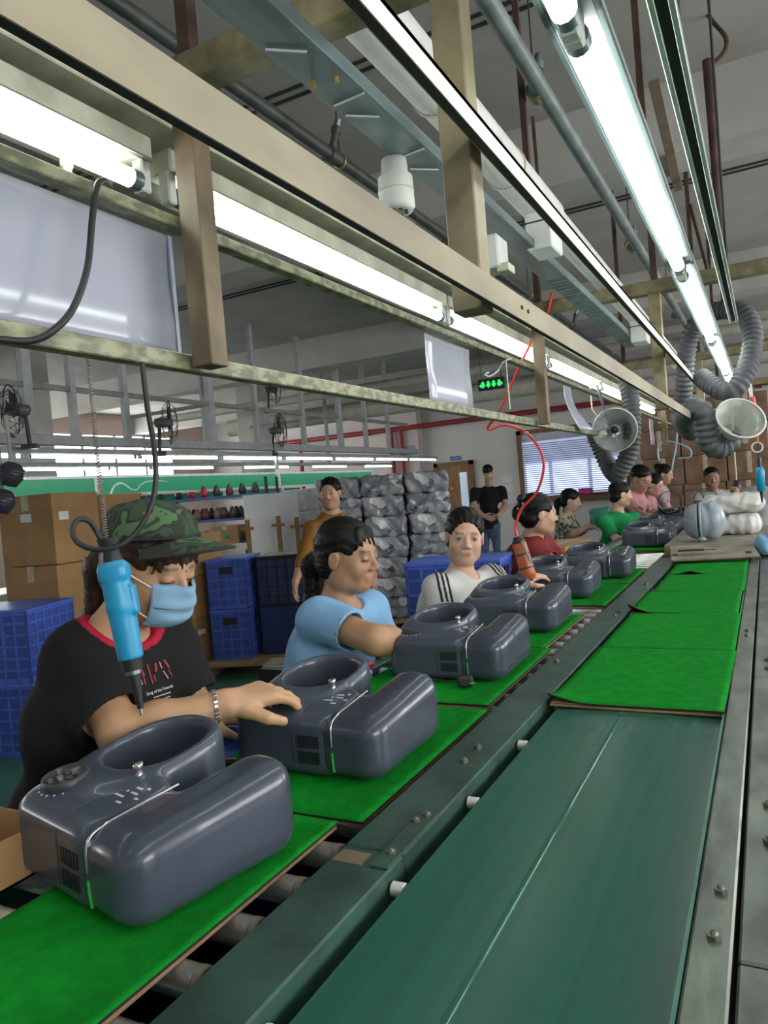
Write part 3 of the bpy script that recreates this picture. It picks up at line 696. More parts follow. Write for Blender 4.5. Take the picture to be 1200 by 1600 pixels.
machine_bits.append((g.mesh('printed_marks', m_print), 'printed_marks', 1))
g = MB().lathe([(0, .0), (.080, .0), (.080, .006), (.0, .012)], (-.060, .206, .045), n=28); machine_bits.append((g.mesh('filter_disc', m_mesh), 'filter_disc', 1))
for me_, nm_, pr_ in machine_bits:
    for v_ in me_.vertices: v_.co.z *= slope_b(v_.co.y) if pr_ == 1 else slope_t(v_.co.y)+.012*(v_.co.z > .1 and v_.co.y > .03)
me_dial = MB().lathe([(.038, -.004), (.039, .006), (.037, .012), (.033, .012), (.031, .006), (.0, .006)], (0, 0, 0), n=28).mesh('dial', mat('dial_ring', (.035, .037, .042), .4))
g = MB()
for k in range(10):
    a = 2*pi*k/10; r = .012+.012*(k % 2); g.span((r*math.cos(a)-.004, r*math.sin(a)-.004, .0062), (r*math.cos(a)+.004, r*math.sin(a)+.004, .0085+.003*(k % 3)))
me_dface = g.mesh('dial_face', [mat('dial_parts', (.14, .13, .12), .4, var=.5, scale=80)])
me_dhole = MB().lathe([(.0345, 0), (.0, .0006)], (0, 0, 0), n=24).mesh('dial_opening', m_mesh)
ZM = ZR+.0165
PR = [((-.945, .70, ZM), -.24, True, 'grey machine with round dial nearest the camera'), ((-.875, 1.20, ZM), -.02, True, 'grey machine under the hand of the worker in camouflage cap'), ((-.875, 1.93, ZM), .0, False, 'grey machine in front of the light blue T-shirt'),
      ((-.90, 2.60, ZM), .0, False, 'grey machine in front of the white striped shirt'), ((-.93, 3.36, ZM), .02, False, 'grey machine beside the orange air screwdriver'), ((-.865, 4.02, ZM), .03, False, 'grey machine at the dark red shirt worker\'s hand'),
      ((-.83, 5.70, ZM), -.02, False, 'grey machine in front of the green shirt'), ((-.88, 6.62, ZM), -.1, False, 'grey machine in front of the pink shirt'), ((-.87, 7.5, ZM), -.1, False, 'farthest grey machine on the rollers')]
for i, (l, r, d, lb) in enumerate(PR): machine(lb, l, r, d)
pg = thing('power_plug', 'black power plug lying on green felt beside the third machine', 'plug', (-.775, 1.885, ZM))
MB().box((0, 0, .016), (.045, .03, .032), Matrix.Rotation(.4, 3, 'Z'), .008).build('body', m_rubber, pg)
for s in (-.006, .006): MB().cyl((.02, -.012+s, .016), (.036, -.02+s, .016), .002, 6).build('pin', m_chrome, pg)
MB().tube(spline([(-.02, .008, .012), (-.06, .03, .005), (-.11, .04, .005), (-.16, .05, .005)], 6), .0035, 6).build('cord', m_rubber, pg)
# ------------------------------------------------------------------ background stock
def carton(lb, loc, d, rz=0, label=False, grp='cartons', open_=False):
    t = thing('carton', lb, 'carton', loc, rz, grp); x, y, z = d
    MB().span((-x/2, -y/2, 0), (x/2, y/2, z), .004).build('box', m_carton, t)
    MB().span((-.03, -y/2-.0006, z*.78), (.03, -y/2, z)).span((-.03, -y/2, z), (.03, y/2, z+.0008)).build('tape', m_tape, t)
    MB().span((-x/2-.0003, -y/2-.0004, z*.745), (x/2+.0003, y/2+.0004, z*.75)).build('fold_line', mat('carton_fold', (.24, .145, .07), .8), t)
    if label: MB().span((x/2, -y*.38, z*.62), (x/2+.001, -y*.18, z*.74)).span((-x*.1, -y/2-.001, z*.62), (x*.1, -y/2, z*.74)).build('paper_label', m_paper, t)
    return t
def pallet(lb, loc, w_, l_, rz=0):
    t = thing('pallet', lb, 'pallet', loc, rz, 'wooden pallets')
    n = 6
    for i in range(n):
        y = -l_/2+(i+.5)*l_/n; MB().span((-w_/2, y-l_/n*.36, .105), (w_/2, y+l_/n*.36, .125)).build('deck_board', m_pallet, t)
    for x in (-w_/2+.05, 0, w_/2-.05):
        MB().span((x-.045, -l_/2, .02), (x+.045, l_/2, .105)).build('stringer', m_pallet, t); MB().span((x-.05, -l_/2, 0), (x+.05, l_/2, .02)).build('bottom_board', m_pallet, t)
    return t
def crate(lb, loc, d, m, rz=0, grp='blue crates', cells=(5, 4), handle=True):
    t = thing('plastic_crate', lb, 'crate', loc, rz, grp); x, y, z = d
    MB().span((-x/2+.006, -y/2+.006, 0), (x/2-.006, y/2-.006, z-.02)).build('liner', mat('crate_liner', (.045, .085, .36), .45) if m is m_blue else m_navy, t)
    for s in (-1, 1):
        for ax in (0, 1):
            L_ = x if ax == 0 else y; g = MB(); n = int(round(L_/.085)); mz = cells[1]
            def put(a, b, c, e):
                if ax == 0: g.span((a, s*y/2-s*.012, c), (b, s*y/2, e))
                else: g.span((s*x/2-s*.012, a, c), (s*x/2, b, e))
            for i in range(n+1):
                a = -L_/2+i*(L_-.014)/n; put(a, a+.014, 0, z)
            for j in range(mz+1):
                c = j*(z-.02)/mz; put(-L_/2, L_/2, c, c+.012 if j else .03)
            put(-L_/2, L_/2, z-.035, z)
            g.build('side_lattice', m, t)
            if handle: 
                g = MB(); 
                if ax == 0: g.span((-.06, s*y/2, z*.70), (.06, s*y/2+s*.003, z*.84))
                else: g.span((s*x/2, -.06, z*.70), (s*x/2+s*.003, .06, z*.84))
                g.build('handle_hole', m_black, t)
    MB().span((-x/2-.006, -y/2-.006, z-.02), (x/2+.006, y/2+.006, z), .003).build('rim', m, t)
    return t
# carton stack behind the capped worker (left)
A = at(22, 1140, Z=0)
def floor_at(u, v): p = at(u, v, Z=0); return Vector((p.x, p.y, 0))
c0 = at(84, 860, D=5.35); bx, by = c0.x, c0.y; rzc = .14
pl = pallet('wooden pallet under the tall carton stack at left', (bx-.1, by+.25, 0), .9, 1.1, rzc)
R = Matrix.Rotation(rzc, 3, 'Z'); names = {0: 'bottom', 1: 'middle', 2: 'top'}
for k in range(3):
    for i, (ox, oy) in enumerate(((0, 0), (.03, .475))):
        if k == 2 and i == 1: hz_ = .44
        q = R @ Vector((ox, oy, 0))
        carton('brown carton of the stack at far left, %s layer, %s column' % (names[k], ('front', 'rear')[i]), (bx+q.x, by+q.y, .127+.497*k), (.47, .465, .492 if i == 0 else .47), rzc+.02*(k-1), k == 2 and i == 0, 'cartons of the left stack')
# second carton stack right of the capped worker's face
q0 = floor_at(305, 1058); rz2 = .02; R2 = Matrix.Rotation(rz2, 3, 'Z')
bx, by = q0.x-.20, q0.y+.22
pallet('wooden pallet under the carton stack beside the blue crates', (bx-.2, by, 0), .9, .55, rz2)
for k in range(3):
    for i, (ox, oy) in enumerate(((0, 0), (-.47, 0))):
        q = R2 @ Vector((ox, oy, 0))
        carton('brown carton of the stack beside the blue crates, %s layer, %s' % (names[k], ('right column', 'left column')[i]), (bx+q.x, by+q.y, .127+.362*k), (.46, .46, .358), rz2, i == 0 and k == 0, 'cartons beside the blue crates')
# blue crates, far left
q0 = at(22, 1040, D=4.75)
for k in range(2): crate('bright blue lattice crate behind the capped worker, %s of its stack' % ('lower', 'upper')[k], (q0.x, q0.y, .001+.452*k), (.60, .48, .45), m_blue, .30, 'blue crates at far left', (6, 6), False)
# blue crates on pallet, centre left
q0 = at(376, 1000, D=6.5); rz3 = .36
pallet('wooden pallet under the blue and black crates', (q0.x+.45, q0.y+.25, 0), 1.5, 1.1, rz3)
for k in range(2): crate('blue lattice crate next to the cartons, %s of two on the pallet' % ('lower', 'upper')[k], (q0.x, q0.y, .126+.43*k), (.34, .50, .425), m_blue, rz3+.03, 'blue crates on the pallet', (5, 5))
q1 = Vector((q0.x+.46, q0.y+.30, 0))
crate('dark blue crate under the black crate on the pallet', (q1.x, q1.y, .126), (.62, .45, .40), m_navy, rz3, 'dark crates on the pallet', (6, 4), False)
bk = mat('black_crate_plastic', (.012, .012, .013), .28)
crate('glossy black crate stacked on the dark blue crate', (q1.x, q1.y, .53), (.62, .45, .44), bk, rz3, 'dark crates on the pallet', (6, 5), False)
# blue crates behind the white-striped worker
p = at(722, 930, D=4.1)
for k in range(3): crate('blue lattice crate stacked behind the white striped shirt, %s' % ('bottom', 'middle', 'top')[k], (p.x, p.y, .001+.345*k), (.52, .40, .343), m_blue, .15, 'blue crates behind the workers')
# parcel papers on the floor near the blue T-shirt
q0 = at(450, 1035, Z=.25); pb = thing('paper_stack', 'small stack of papers on a low stand behind the light blue T-shirt', 'papers', (q0.x, q0.y, 0))
MB().span((-.18, -.13, 0), (.18, .13, .22)).build('stand', m_dark, pb)
for k in range(4): MB().box((0, 0, .227+.011*k), (.32-.01*k, .22, .01), Matrix.Rotation(.1*k, 3, 'Z')).build('sheaf', mat('old_paper', (.45, .42, .30), .8) if k % 2 else m_paper, pb)
# ------------------------------------------------------------------ pallet of bagged machines
m_bag = mat('clear_bag_film', (.46, .48, .50), .22, var=.35, scale=14, bump=.6, bscale=16, contrast=(.4, .6))
m_bagd = mat('bagged_grey', (.10, .11, .13), .35, var=.5, scale=7, bump=.5, bscale=14)
q0 = at(612, 905, D=8.0); rzb = .42; Rb = Matrix.Rotation(rzb, 3, 'Z')
pallet('wooden pallet under the bagged machines', (q0.x, q0.y, 0), 1.4, 1.2, rzb)
bagm = []
film = bpy.data.materials.new('crumpled_film'); film.use_nodes = True; nt = film.node_tree; N_ = nt.nodes; bs = N_['Principled BSDF']; bs.inputs['Roughness'].default_value = .22
tc = N_.new('ShaderNodeTexCoord'); nzd = N_.new('ShaderNodeTexNoise'); nzd.inputs['Scale'].default_value = 5; mxv = N_.new('ShaderNodeMix'); mxv.data_type = 'VECTOR'; mxv.inputs[0].default_value = .22
vo = N_.new('ShaderNodeTexVoronoi'); vo.inputs['Scale'].default_value = 11; rmp = N_.new('ShaderNodeValToRGB'); vo2 = N_.new('ShaderNodeTexVoronoi'); vo2.feature = 'DISTANCE_TO_EDGE'; vo2.inputs['Scale'].default_value = 11; bmp = N_.new('ShaderNodeBump'); bmp.inputs['Strength'].default_value = .8; bmp.inputs['Distance'].default_value = .03
nt.links.new(tc.outputs['Object'], nzd.inputs['Vector']); nt.links.new(tc.outputs['Object'], mxv.inputs[4]); nt.links.new(nzd.outputs['Color'], mxv.inputs[5])
for q_ in (vo, vo2): nt.links.new(mxv.outputs[1], q_.inputs['Vector'])
for i, (p, c) in enumerate(((.15, (.09, .10, .12)), (.45, (.22, .235, .26)), (.7, (.36, .38, .40)), (.95, (.60, .61, .63)))):
    e = rmp.color_ramp.elements[i] if i < 2 else rmp.color_ramp.elements.new(p); e.position = p; e.color = (*c, 1)
nt.links.new(vo.outputs['Color'], rmp.inputs[0]); nt.links.new(rmp.outputs[0], bs.inputs['Base Color']); nt.links.new(vo.outputs['Distance'], bmp.inputs['Height']); nt.links.new(bmp.outputs[0], bs.inputs['Normal'])
for s in range(4):
    v = Vol((-.26, -.24, -.03), (.26, .24, .26), .014)
    nz = lambda x, y, z, s=s: .012*np.sin(23*x+9*y+s)*np.sin(19*y+17*z+2*s)+.009*np.sin(41*x-33*z+s)*np.cos(37*y)
    v.rbox((0, 0, .11), (.44, .38, .215), .04, k=0)
    v.ell((.1, -.17, .15), (.13, .05, .04), k=.02); v.ell((-.1, -.18, .07), (.11, .05, .035), k=.02)
    v.f += nz(*[a.astype(np.float32) for a in np.meshgrid(*[np.arange(n)*v.h+l for n, l in zip(v.n, v.lo)], indexing='ij')])
    P, F = v.surf(0)
    bagm.append(np_mesh('bagged_machine', P, F, film))
lay = ('lowest', 'second', 'third', 'fourth', 'fifth', 'sixth', 'topmost')
cnt = 0
for k in range(7):
    for i in range(3):
        for j in range(2):
            q = Rb @ Vector((-.46+.46*i, -.21+.42*j, 0))
            o = obj('bagged_machine', bagm[(i+2*j+k) % 4], None, (q0.x+q.x+random.uniform(-.012, .012), q0.y+q.y, .126+.212*k), (0, 0, rzb+random.choice((0, pi))+random.uniform(-.04, .04)))
            tag(o, 'film-wrapped grey machine in the pallet stack, %s layer, %s, %s row' % (lay[k], ('left end', 'middle', 'right end')[i], ('front', 'back')[j]), 'wrapped machine', 'film-wrapped machines on the pallet')
# lighter wrapped pile behind the standing woman
q1 = at(496, 820, D=9.6)
wp = thing('wrapped_pile', 'pale film-wrapped pile of boxes behind the standing woman in brown', 'wrapped pile', (q1.x, q1.y, 0), .4)
m_film = mat('pale_film', (.58, .59, .60), .2, var=.18, scale=9, bump=.5, bscale=14)
for k in range(5): MB().box((.02*(k % 2), 0, .13+.29*k+.14), (.8, .6, .28), None, .02).build('wrapped_box', m_film, wp)
MB().span((-.42, -.32, 0), (.42, .32, .12)).build('base', m_pallet, wp)
MB().span((-.40, -.312, .25), (.40, -.305, .5)).build('teal_stripe', mat('teal', (.10, .42, .34), .5), wp)
# white boards on wooden posts
m_board = mat('white_board', (.86, .87, .90), .45, var=.02)
for (u0, u1, v0, v1, lb, D_) in ((386, 432, 770, 856, 'white upright panel left of the wooden post', 8.6), (436, 464, 768, 852, 'white upright panel right of the wooden post', 8.75)):
    a = at(u0, v1, D=D_); b = at(u1, v0, D=D_)
    t = thing('display_board', lb, 'board', ((a.x+b.x)/2, (a.y+b.y)/2, 0), .42, 'white panels')
    wd = (Vector((b.x, b.y))-Vector((a.x, a.y))).length
    MB().span((-wd/2, -.012, a.z-.12), (wd/2, .012, b.z), .002).build('board', m_board, t)
    for s in (-1, 1): MB().span((s*wd/2-.02, -.02, 0), (s*wd/2+.02, .02, a.z-.02)).build('foot', m_dark, t)
m_post = mat('wood_post', (.30, .17, .06), .7, var=.2, scale=12)
for (u, v0, v1, lb) in ((434, 806, 858, 'wooden post with short cross piece between the white panels'), (463, 808, 856, 'wooden post with cross piece at the right panel edge'), (386, 812, 852, 'wooden post with cross piece at the left panel edge')):
    a = at(u, v0, D=8.3); t = thing('wooden_post', lb, 'post', (a.x, a.y, 0), .42, 'wooden posts by the panels')
    MB().span((-.024, -.02, 0), (.024, .02, a.z), .003).build('upright', m_post, t); MB().span((-.075, -.03, a.z-.12), (.075, -.021, a.z-.085), .002).build('cross_piece', m_post, t)
# ------------------------------------------------------------------ neighbouring line across the aisle
m_gpanel = mat('green_panel', (.005, .30, .135), .4, var=.05)
m_alu = mat('aluminium', (.50, .52, .53), .4, .3, var=.08)
XN = -5.66
nl = thing('neighbour_frame', 'grey steel frame with hangers over the line across the aisle', 'frame', (XN, 7, 2.0))
def nlp(mb, name, m):
    o = mb.build(name, m); o.parent = nl; o.matrix_parent_inverse = Matrix.Translation((-XN, -7, -2.0)); return o
m_fg = mat('frame_grey', (.20, .205, .195), .55, var=.15); m_fl = mat('frame_light_grey', (.33, .35, .36), .5, var=.1)
nlp(MB().span((XN-.05, -1, 2.10), (XN+.05, 12.3, 2.19), .004), 'beam', m_fl)
nlp(MB().span((XN-.06, -1, 2.022), (XN+.06, 12.9, 2.07), .004), 'lamp_rail', m_fl)
nlp(MB().span((XN-.02, -1, 2.60), (XN+.02, 12, 2.65)), 'rail', m_fg)
nlp(MB().span((XN-.12, -1, 3.00), (XN+.12, 12.5, 3.10)), 'cable_tray', m_fg); nlp(MB().span((XN+.2, -1, 2.93), (XN+.24, 10.5, 2.97)), 'rail', m_fg)
yl = [at(u, 600, X=XN).y for u in (40, 110, 192, 325, 395, 468, 525, 565, 600)]
for i, y in enumerate(yl): nlp(MB().span((XN-.03, y-.03 if i % 3 else y-.045, 2.15), (XN+.03, y+.03 if i % 3 else y+.045, ZC)), 'hanger_post', m_fl)
for y in (4.5, 6.8, 9.4): nlp(MB().span((XN-1.5, y-.02, 2.62), (XN, y+.02, 2.66)), 'cross_rail', m_fg)
nlp(MB().span((-7.11, 2, 2.022), (-6.99, 13, 2.07)), 'rear_lamp_rail', m_fl)
for y in (4.6, 8.2, 11.5): nlp(MB().span((-7.07, y-.03, 2.06), (-7.03, y+.03, ZC)), 'hanger_post', m_fl)
nlp(MB().span((XN-.02, 4.1, 1.86), (XN+.02, 4.14, 2.1)), 'drop_post', m_fl); nlp(MB().span((XN-.02, 7.9, 1.86), (XN+.02, 7.94, 2.1)), 'drop_post', m_fl)
XG = -6.35
gb = thing('green_fascia', 'bright green fascia panels in white frames along the line across the aisle', 'fascia', (XG, 8, 1.64))
for a, b in ((1.2, 3.0), (3.06, 5.55), (5.61, 8.85), (8.95, 11.75)):
    MB().span((-.012, a-8, .03), (.012, b-8, .20), .002).build('panel', m_gpanel, gb)
for z in (0, .20): MB().span((-.02, 1.2-8, z), (.02, 11.8-8, z+.028)).build('frame_rail', m_alu, gb)
for y in (1.2, 3.02, 5.57, 8.88, 11.75): MB().span((-.018, y-8, .028), (.018, y-8+.05, .2)).build('frame_post', m_alu, gb)
for y in (2.2, 5.5, 9, 11.7): MB().span((-.03, y-8-.02, -1.64), (-.0, y-8+.02, .0)).build('leg', m_alu, gb)
# painted white wave on the panels
pts = [(.0135, -2.65, .035), (.0135, -2.42, .045), (.0135, -2.35, .06), (.0135, -2.2, .13), (.0135, -2.0, .155), (.0135, -1.85, .12), (.0135, -1.75, .03)]
pts = [at(u, v, X=XG+.0135)-gb.location for u, v in ((165, 771), (172, 772), (178, 760), (187, 755), (194, 757), (202, 763), (206, 765), (214, 765), (219, 758), (228, 753), (242, 751), (262, 752))]
m_wave = mat('white_wave', (.62, .68, .68), .4)
w1 = MB().tube([Vector((.0125, p.y, p.z)) for p in spline(pts[1:6], 6)], .014, 6).tube([Vector((.0125, p.y, p.z)) for p in spline(pts[5:9], 6)], .009, 6).tube([Vector((.0125, p.y, p.z)) for p in spline(pts[8:], 6)], .006, 6)
w1.build('wave_mark', m_wave, gb)
gb2 = thing('green_fascia', 'lower set-back strip of green panels with white cards behind the first fascia', 'fascia', (-7.0, 8, 1.55))
for a, b in ((2.5, 5.2), (5.3, 8.4), (8.95, 10.4)): MB().span((-.01, a-8, .0), (.01, b-8, .10)).build('panel', m_gpanel, gb2)
for y in (3.6, 8.5): MB().span((.011, y-8, -.02), (.016, y-8+.38, .12)).build('card', m_paper, gb2)
MB().span((-.02, 2.5-8, -.03), (.02, 10.4-8, .0)).build('frame_rail', m_alu, gb2)
for y in (3, 7, 10): MB().span((-.03, y-8, -1.55), (.0, y-8+.04, 0)).build('leg', m_alu, gb2)
# shelf with small coloured goods
p0 = at(352, 800, D=9.2)
sh = thing('goods_shelf', 'blue steel shelf crowded with small goods behind the cap visor', 'shelf', (p0.x, p0.y, 0), .3)
m_bshelf = mat('shelf_blue', (.06, .13, .32), .45)
for z in (.55, 1.0, 1.28, 1.56): MB().span((-.75, -.22, z-.03), (.65, .22, z), .002).build('shelf_board', m_bshelf, sh)
for x in (-.75, .62):
    for y in (-.22, .19): MB().span((x, y, 0), (x+.03, y+.03, 1.75)).build('upright', m_dark, sh)
gc = [mat('goods_%d' % i, c, .4) for i, c in enumerate(((.03, .03, .035), (.10, .035, .035), (.35, .30, .28), (.30, .20, .14), (.42, .02, .03), (.05, .06, .07), (.22, .10, .10), (.5, .5, .5)))]
Rs = Matrix.Rotation(.3, 3, 'Z'); gi = 0
mgood = [MB().lathe([(0, 0), (.045, 0), (.05, .06), (.03, .11), (.018, .14), (0, .145)], (0, 0, 0), n=10).mesh('small_part', c) for c in gc]
for z in (1.0, 1.28):
    for i in range(11):
        for j in range(2):
            q = Rs @ Vector((-.68+.125*i+random.uniform(-.02, .02), -.15+.2*j, 0)); ci = random.choice((0, 0, 1, 2, 3, 5, 6, 6, 1))
            tag(obj('small_part', mgood[ci], None, (p0.x+q.x, p0.y+q.y, z), (0, 0, random.random()*6)), 'small %s part on the %s blue shelf board, %s row, %s from the left' % (('black', 'dark red', 'grey', 'brown', 'red', 'charcoal', 'reddish', 'white')[ci], 'lower' if z < 1.1 else 'middle', ('front', 'rear')[j], 'first second third fourth fifth sixth seventh eighth ninth tenth eleventh'.split()[i]), 'part', 'small parts on the blue shelf')
for i in range(7):
    q = Rs @ Vector((-.6+.17*i, 0, 0)); tag(obj('small_part', mgood[(0, 4, 4, 0, 1, 0, 5)[i]], None, (p0.x+q.x, p0.y+q.y, 1.56)), 'small part on the uppermost board of the blue shelf, %s from the left' % 'first second third fourth fifth sixth seventh'.split()[i], 'part', 'small parts on the top board')
p = at(368, 833, D=9.0); carton('small yellowish carton with green dot on the lowest blue shelf', (p.x-.1, p.y, p.z-.12), (.34, .25, .22), .3, False, 'small cartons on the shelf')
o = MB().lathe([(0, 0), (.035, 0), (.03, .004), (0, .005)], (p.x-.02, p.y-.15, p.z-.02), (.3, -.95, 0), 12).build('green_dot', m_gpanel); o.parent = bpy.data.objects['goods_shelf']; o.matrix_parent_inverse = sh.matrix_basis.inverted()
# worktop of the neighbouring line
tb = thing('far_worktop', 'long low worktop of the line across the aisle with white front', 'table', (-6.0, 6, 0))
MB().span((-.35, -4, .80), (.25, -.6, .84)).build('top', m_alu, tb)
for y in (-3.9, -.7):
    for x in (-.3, .2): MB().span((x-.02, y-.02, 0), (x+.02, y+.02, .8)).build('leg', m_fg, tb)
# dark devices at the far-left edge
for i, (u, v, lb) in enumerate(((18, 738, 'black rounded lamp head at the far left edge under the tube lights'), (5, 780, 'dark rounded device at the far left edge beside the cartons'))):
    p = at(u, v, D=4.6); t = thing('spot_device', lb, 'device', p)
    MB().lathe([(0, -.09), (.05, -.085), (.075, -.03), (.07, .03), (.04, .06), (0, .065)], (0, 0, 0), (.3, .2, 1), 16).build('head', mat('device_dark', (.05, .05, .07), .3), t)
    for k in range(4): MB().lathe([(.073, -.03+.018*k), (.077, -.026+.018*k), (.073, -.022+.018*k)], (0, 0, 0), (.3, .2, 1), 16).build('ring', m_dark, t)
    MB().cyl((0, 0, .05), (0, 0, 2.1-p.z), .012, 8).build('stem', m_fl, t)
# wall fans
def fan(lb, u, v, D_, face):
    p = at(u, v, D=D_); t = thing('wall_fan', lb, 'fan', p, face, 'wall fans'); r = .22
    g = MB()
    for k in range(14):
        a = 2*pi*k/14; g.tube([(0, -.08, 0), (r*.7*math.cos(a), -.06, r*.7*math.sin(a)), (r*math.cos(a), 0, r*math.sin(a)), (r*.7*math.cos(a), .06, r*.7*math.sin(a)), (0, .08, 0)], .003, 4)
    g.tube([(r*math.cos(2*pi*k/24), 0, r*math.sin(2*pi*k/24)) for k in range(24)], .006, 5, closed=True); g.build('cage', m_dark, t)
    for k in range(3):
        a = 2*pi*k/3; ca, sa = math.cos(a), math.sin(a)
        MB().sheet(lambda u_, v_: Vector(((.03+.15*u_)*ca-(v_-.5)*.13*sa*u_**.5, .03*(v_-.5), (.03+.15*u_)*sa+(v_-.5)*.13*ca*u_**.5)), 4, 3).build('blade', m_dark, t, solid=.003)
    MB().lathe([(0, -.03), (.04, -.03), (.05, .05), (.045, .14), (0, .16)], (0, 0, 0), (0, 1, 0), 14).build('motor', mat('fan_motor', (.10, .11, .12), .4), t)
    MB().cyl((0, .1, 0), (0, .12, -.3), .018, 8).build('stand', m_dark, t); MB().span((-.06, .06, -.33), (.06, .18, -.29), .004).build('bracket', m_dark, t)
fan('wall fan with dark wire cage at the far left edge of the frame', 18, 642, 6.2, -.9)
fan('wall fan with dark wire cage mounted above the white wave', 265, 660, 7.4, 2.4)
fan('wall fan with dark wire cage behind the two hanger posts', 438, 672, 9.5, 2.0)
fan('wall fan with dark wire cage high under the cable tray', 430, 608, 10.5, 2.2)
# ------------------------------------------------------------------ people
m_hair = mat('black_hair', (.007, .0065, .0065), .42, var=.3, scale=30, stretch=(3, 3, .4), bump=.18, bscale=90, spec=.18)
m_hairb = mat('brown_hair', (.035, .016, .009), .42, var=.35, scale=30, stretch=(3, 3, .4), bump=.18, bscale=90, spec=.3)
m_cloth = mat('woven_cloth', (1, 1, 1), .85, var=.05, scale=14, bump=.55, bscale=17, spec=.2, attr=True)
m_skin = mat('skin', (1, 1, 1), .5, var=.05, scale=25, attr=True, bump=.03, bscale=300)
m_shoe = mat('dark_shoe', (.02, .02, .022), .5)
m_jeans = mat('denim', (.07, .12, .20), .85, var=.2, scale=12)
m_trou = mat('dark_trousers', (.02, .02, .024), .8)
m_eyew = mat('eye_white', (.60, .57, .54), .3, var=.02); m_iris = mat('iris_dark', (.015, .010, .008), .2)
def cloth(name, c, var=.06, **k): return mat(name, c, .85, var=var, scale=14, bump=.12, bscale=260, spec=.2, **k)
def unit(a): a = Vector(a); return a/max(a.length, 1e-9)
def rotm(yaw, pitch=0, roll=0):
    """columns: right, forward, up of something that faces the heading yaw (from +X), nods down by pitch"""
    f = Vector((math.cos(yaw)*math.cos(pitch), math.sin(yaw)*math.cos(pitch), -math.sin(pitch)))
    r = Vector((math.sin(yaw), -math.cos(yaw), 0)); u = r.cross(f)
    r2 = r*math.cos(roll)+u*math.sin(roll); u2 = u*math.cos(roll)-r*math.sin(roll)
    return Matrix((r2, f, u2)).transposed()
def hand(v, wr, d, n, thumb, curl=.35, k=.006, s=1.0, spread=1.0):
    d = unit(d); n = unit(Vector(n)-d*Vector(n).dot(d)); t = unit(Vector(thumb)-d*Vector(thumb).dot(d)-n*Vector(thumb).dot(n)); wr = Vector(wr)
    tips = []
    for i, (L, off) in enumerate(((.066, .028), (.075, .009), (.070, -.010), (.054, -.027))):
        kn = wr+(d*(.080-.004*abs(i-1))+t*off*.95)*s+n*.004*s
        v.cap(wr+t*off*.55*s, kn, .0145*s, .0125*s, k=.014)
        dr = unit(d+t*(off*3.2*spread)); p = kn; c = curl[i] if hasattr(curl, '__len__') else curl
        for j, fr_ in enumerate((.46, .30, .24)):
            a = c*(.75 if j == 0 else 1.0); dr = unit(dr*math.cos(a)-n*math.sin(a)); q = p+dr*L*fr_*s
            n_ = n
            v.cap(p, q, (.0098-.0010*j)*s, (.0092-.0012*j)*s, k=k*.5); p = q
        tips.append((p, dr))
    b = wr+(d*.022+t*.026-n*.006)*s; m1 = b+(d*.62+t*.72-n*.25).normalized()*.040*s; e = m1+(d*.92+t*.15-n*.35).normalized()*.032*s
    v.cap(wr+d*.01*s, b, .017*s, .015*s, k=.012); v.cap(b, m1, .0145*s, .0115*s, k=.008); v.cap(m1, e, .0110*s, .0085*s, k=.004); tips.append((e, unit(e-m1)))
    return tips
def head_sdf(v, c, M, s=1.0, mouth=True):
    c = Vector(c); L = lambda p: c+M @ (Vector(p)*s)
    E = lambda p, r, k=.012, op='add': v.ell(L(p), [q*s for q in r], M, k=k*s, op=op)
    K = lambda a, b, r1, r2, k=.008: v.cap(L(a), L(b), r1*s, r2*s, k=k*s)
    E((0, -.012, .034), (.075, .094, .080)); E((0, .020, -.026), (.063, .070, .086), .025); E((0, .050, -.088), (.036, .036, .026), .03)
    for x in (-1, 1):
        E((x*.036, .056, -.030), (.027, .026, .030), .02); E((x*.048, .005, -.070), (.018, .030, .028), .03)
    K((-.034, .078, .022), (.034, .078, .022), .011, .011, .014)
    for x in (-1, 1): E((x*.031, .102, .004), (.0185, .014, .0115), .009, 'sub')
    for x in (-1, 1): E((x*.031, .079, .003), (.0155, .0115, .0115), .004)
    K((0, .088, .008), (0, .105, -.024), .0075, .0115, .010)
    for x in (-1, 1): E((x*.0115, .096, -.030), (.0095, .0105, .0078), .006)
    if mouth:
        K((-.017, .084, -.0565), (.017, .084, -.0565), .0065, .0065, .008); K((-.014, .083, -.068), (.014, .083, -.068), .0068, .0068, .008)
        v.cap(L((-.022, .095, -.0622)), L((.022, .095, -.0622)), .003*s, .003*s, k=.003, op='sub')
    for x in (-1, 1):
        E((x*.077, -.008, -.010), (.0085, .019, .031), .006); E((x*.086, -.002, -.006), (.006, .011, .018), .005, 'sub')
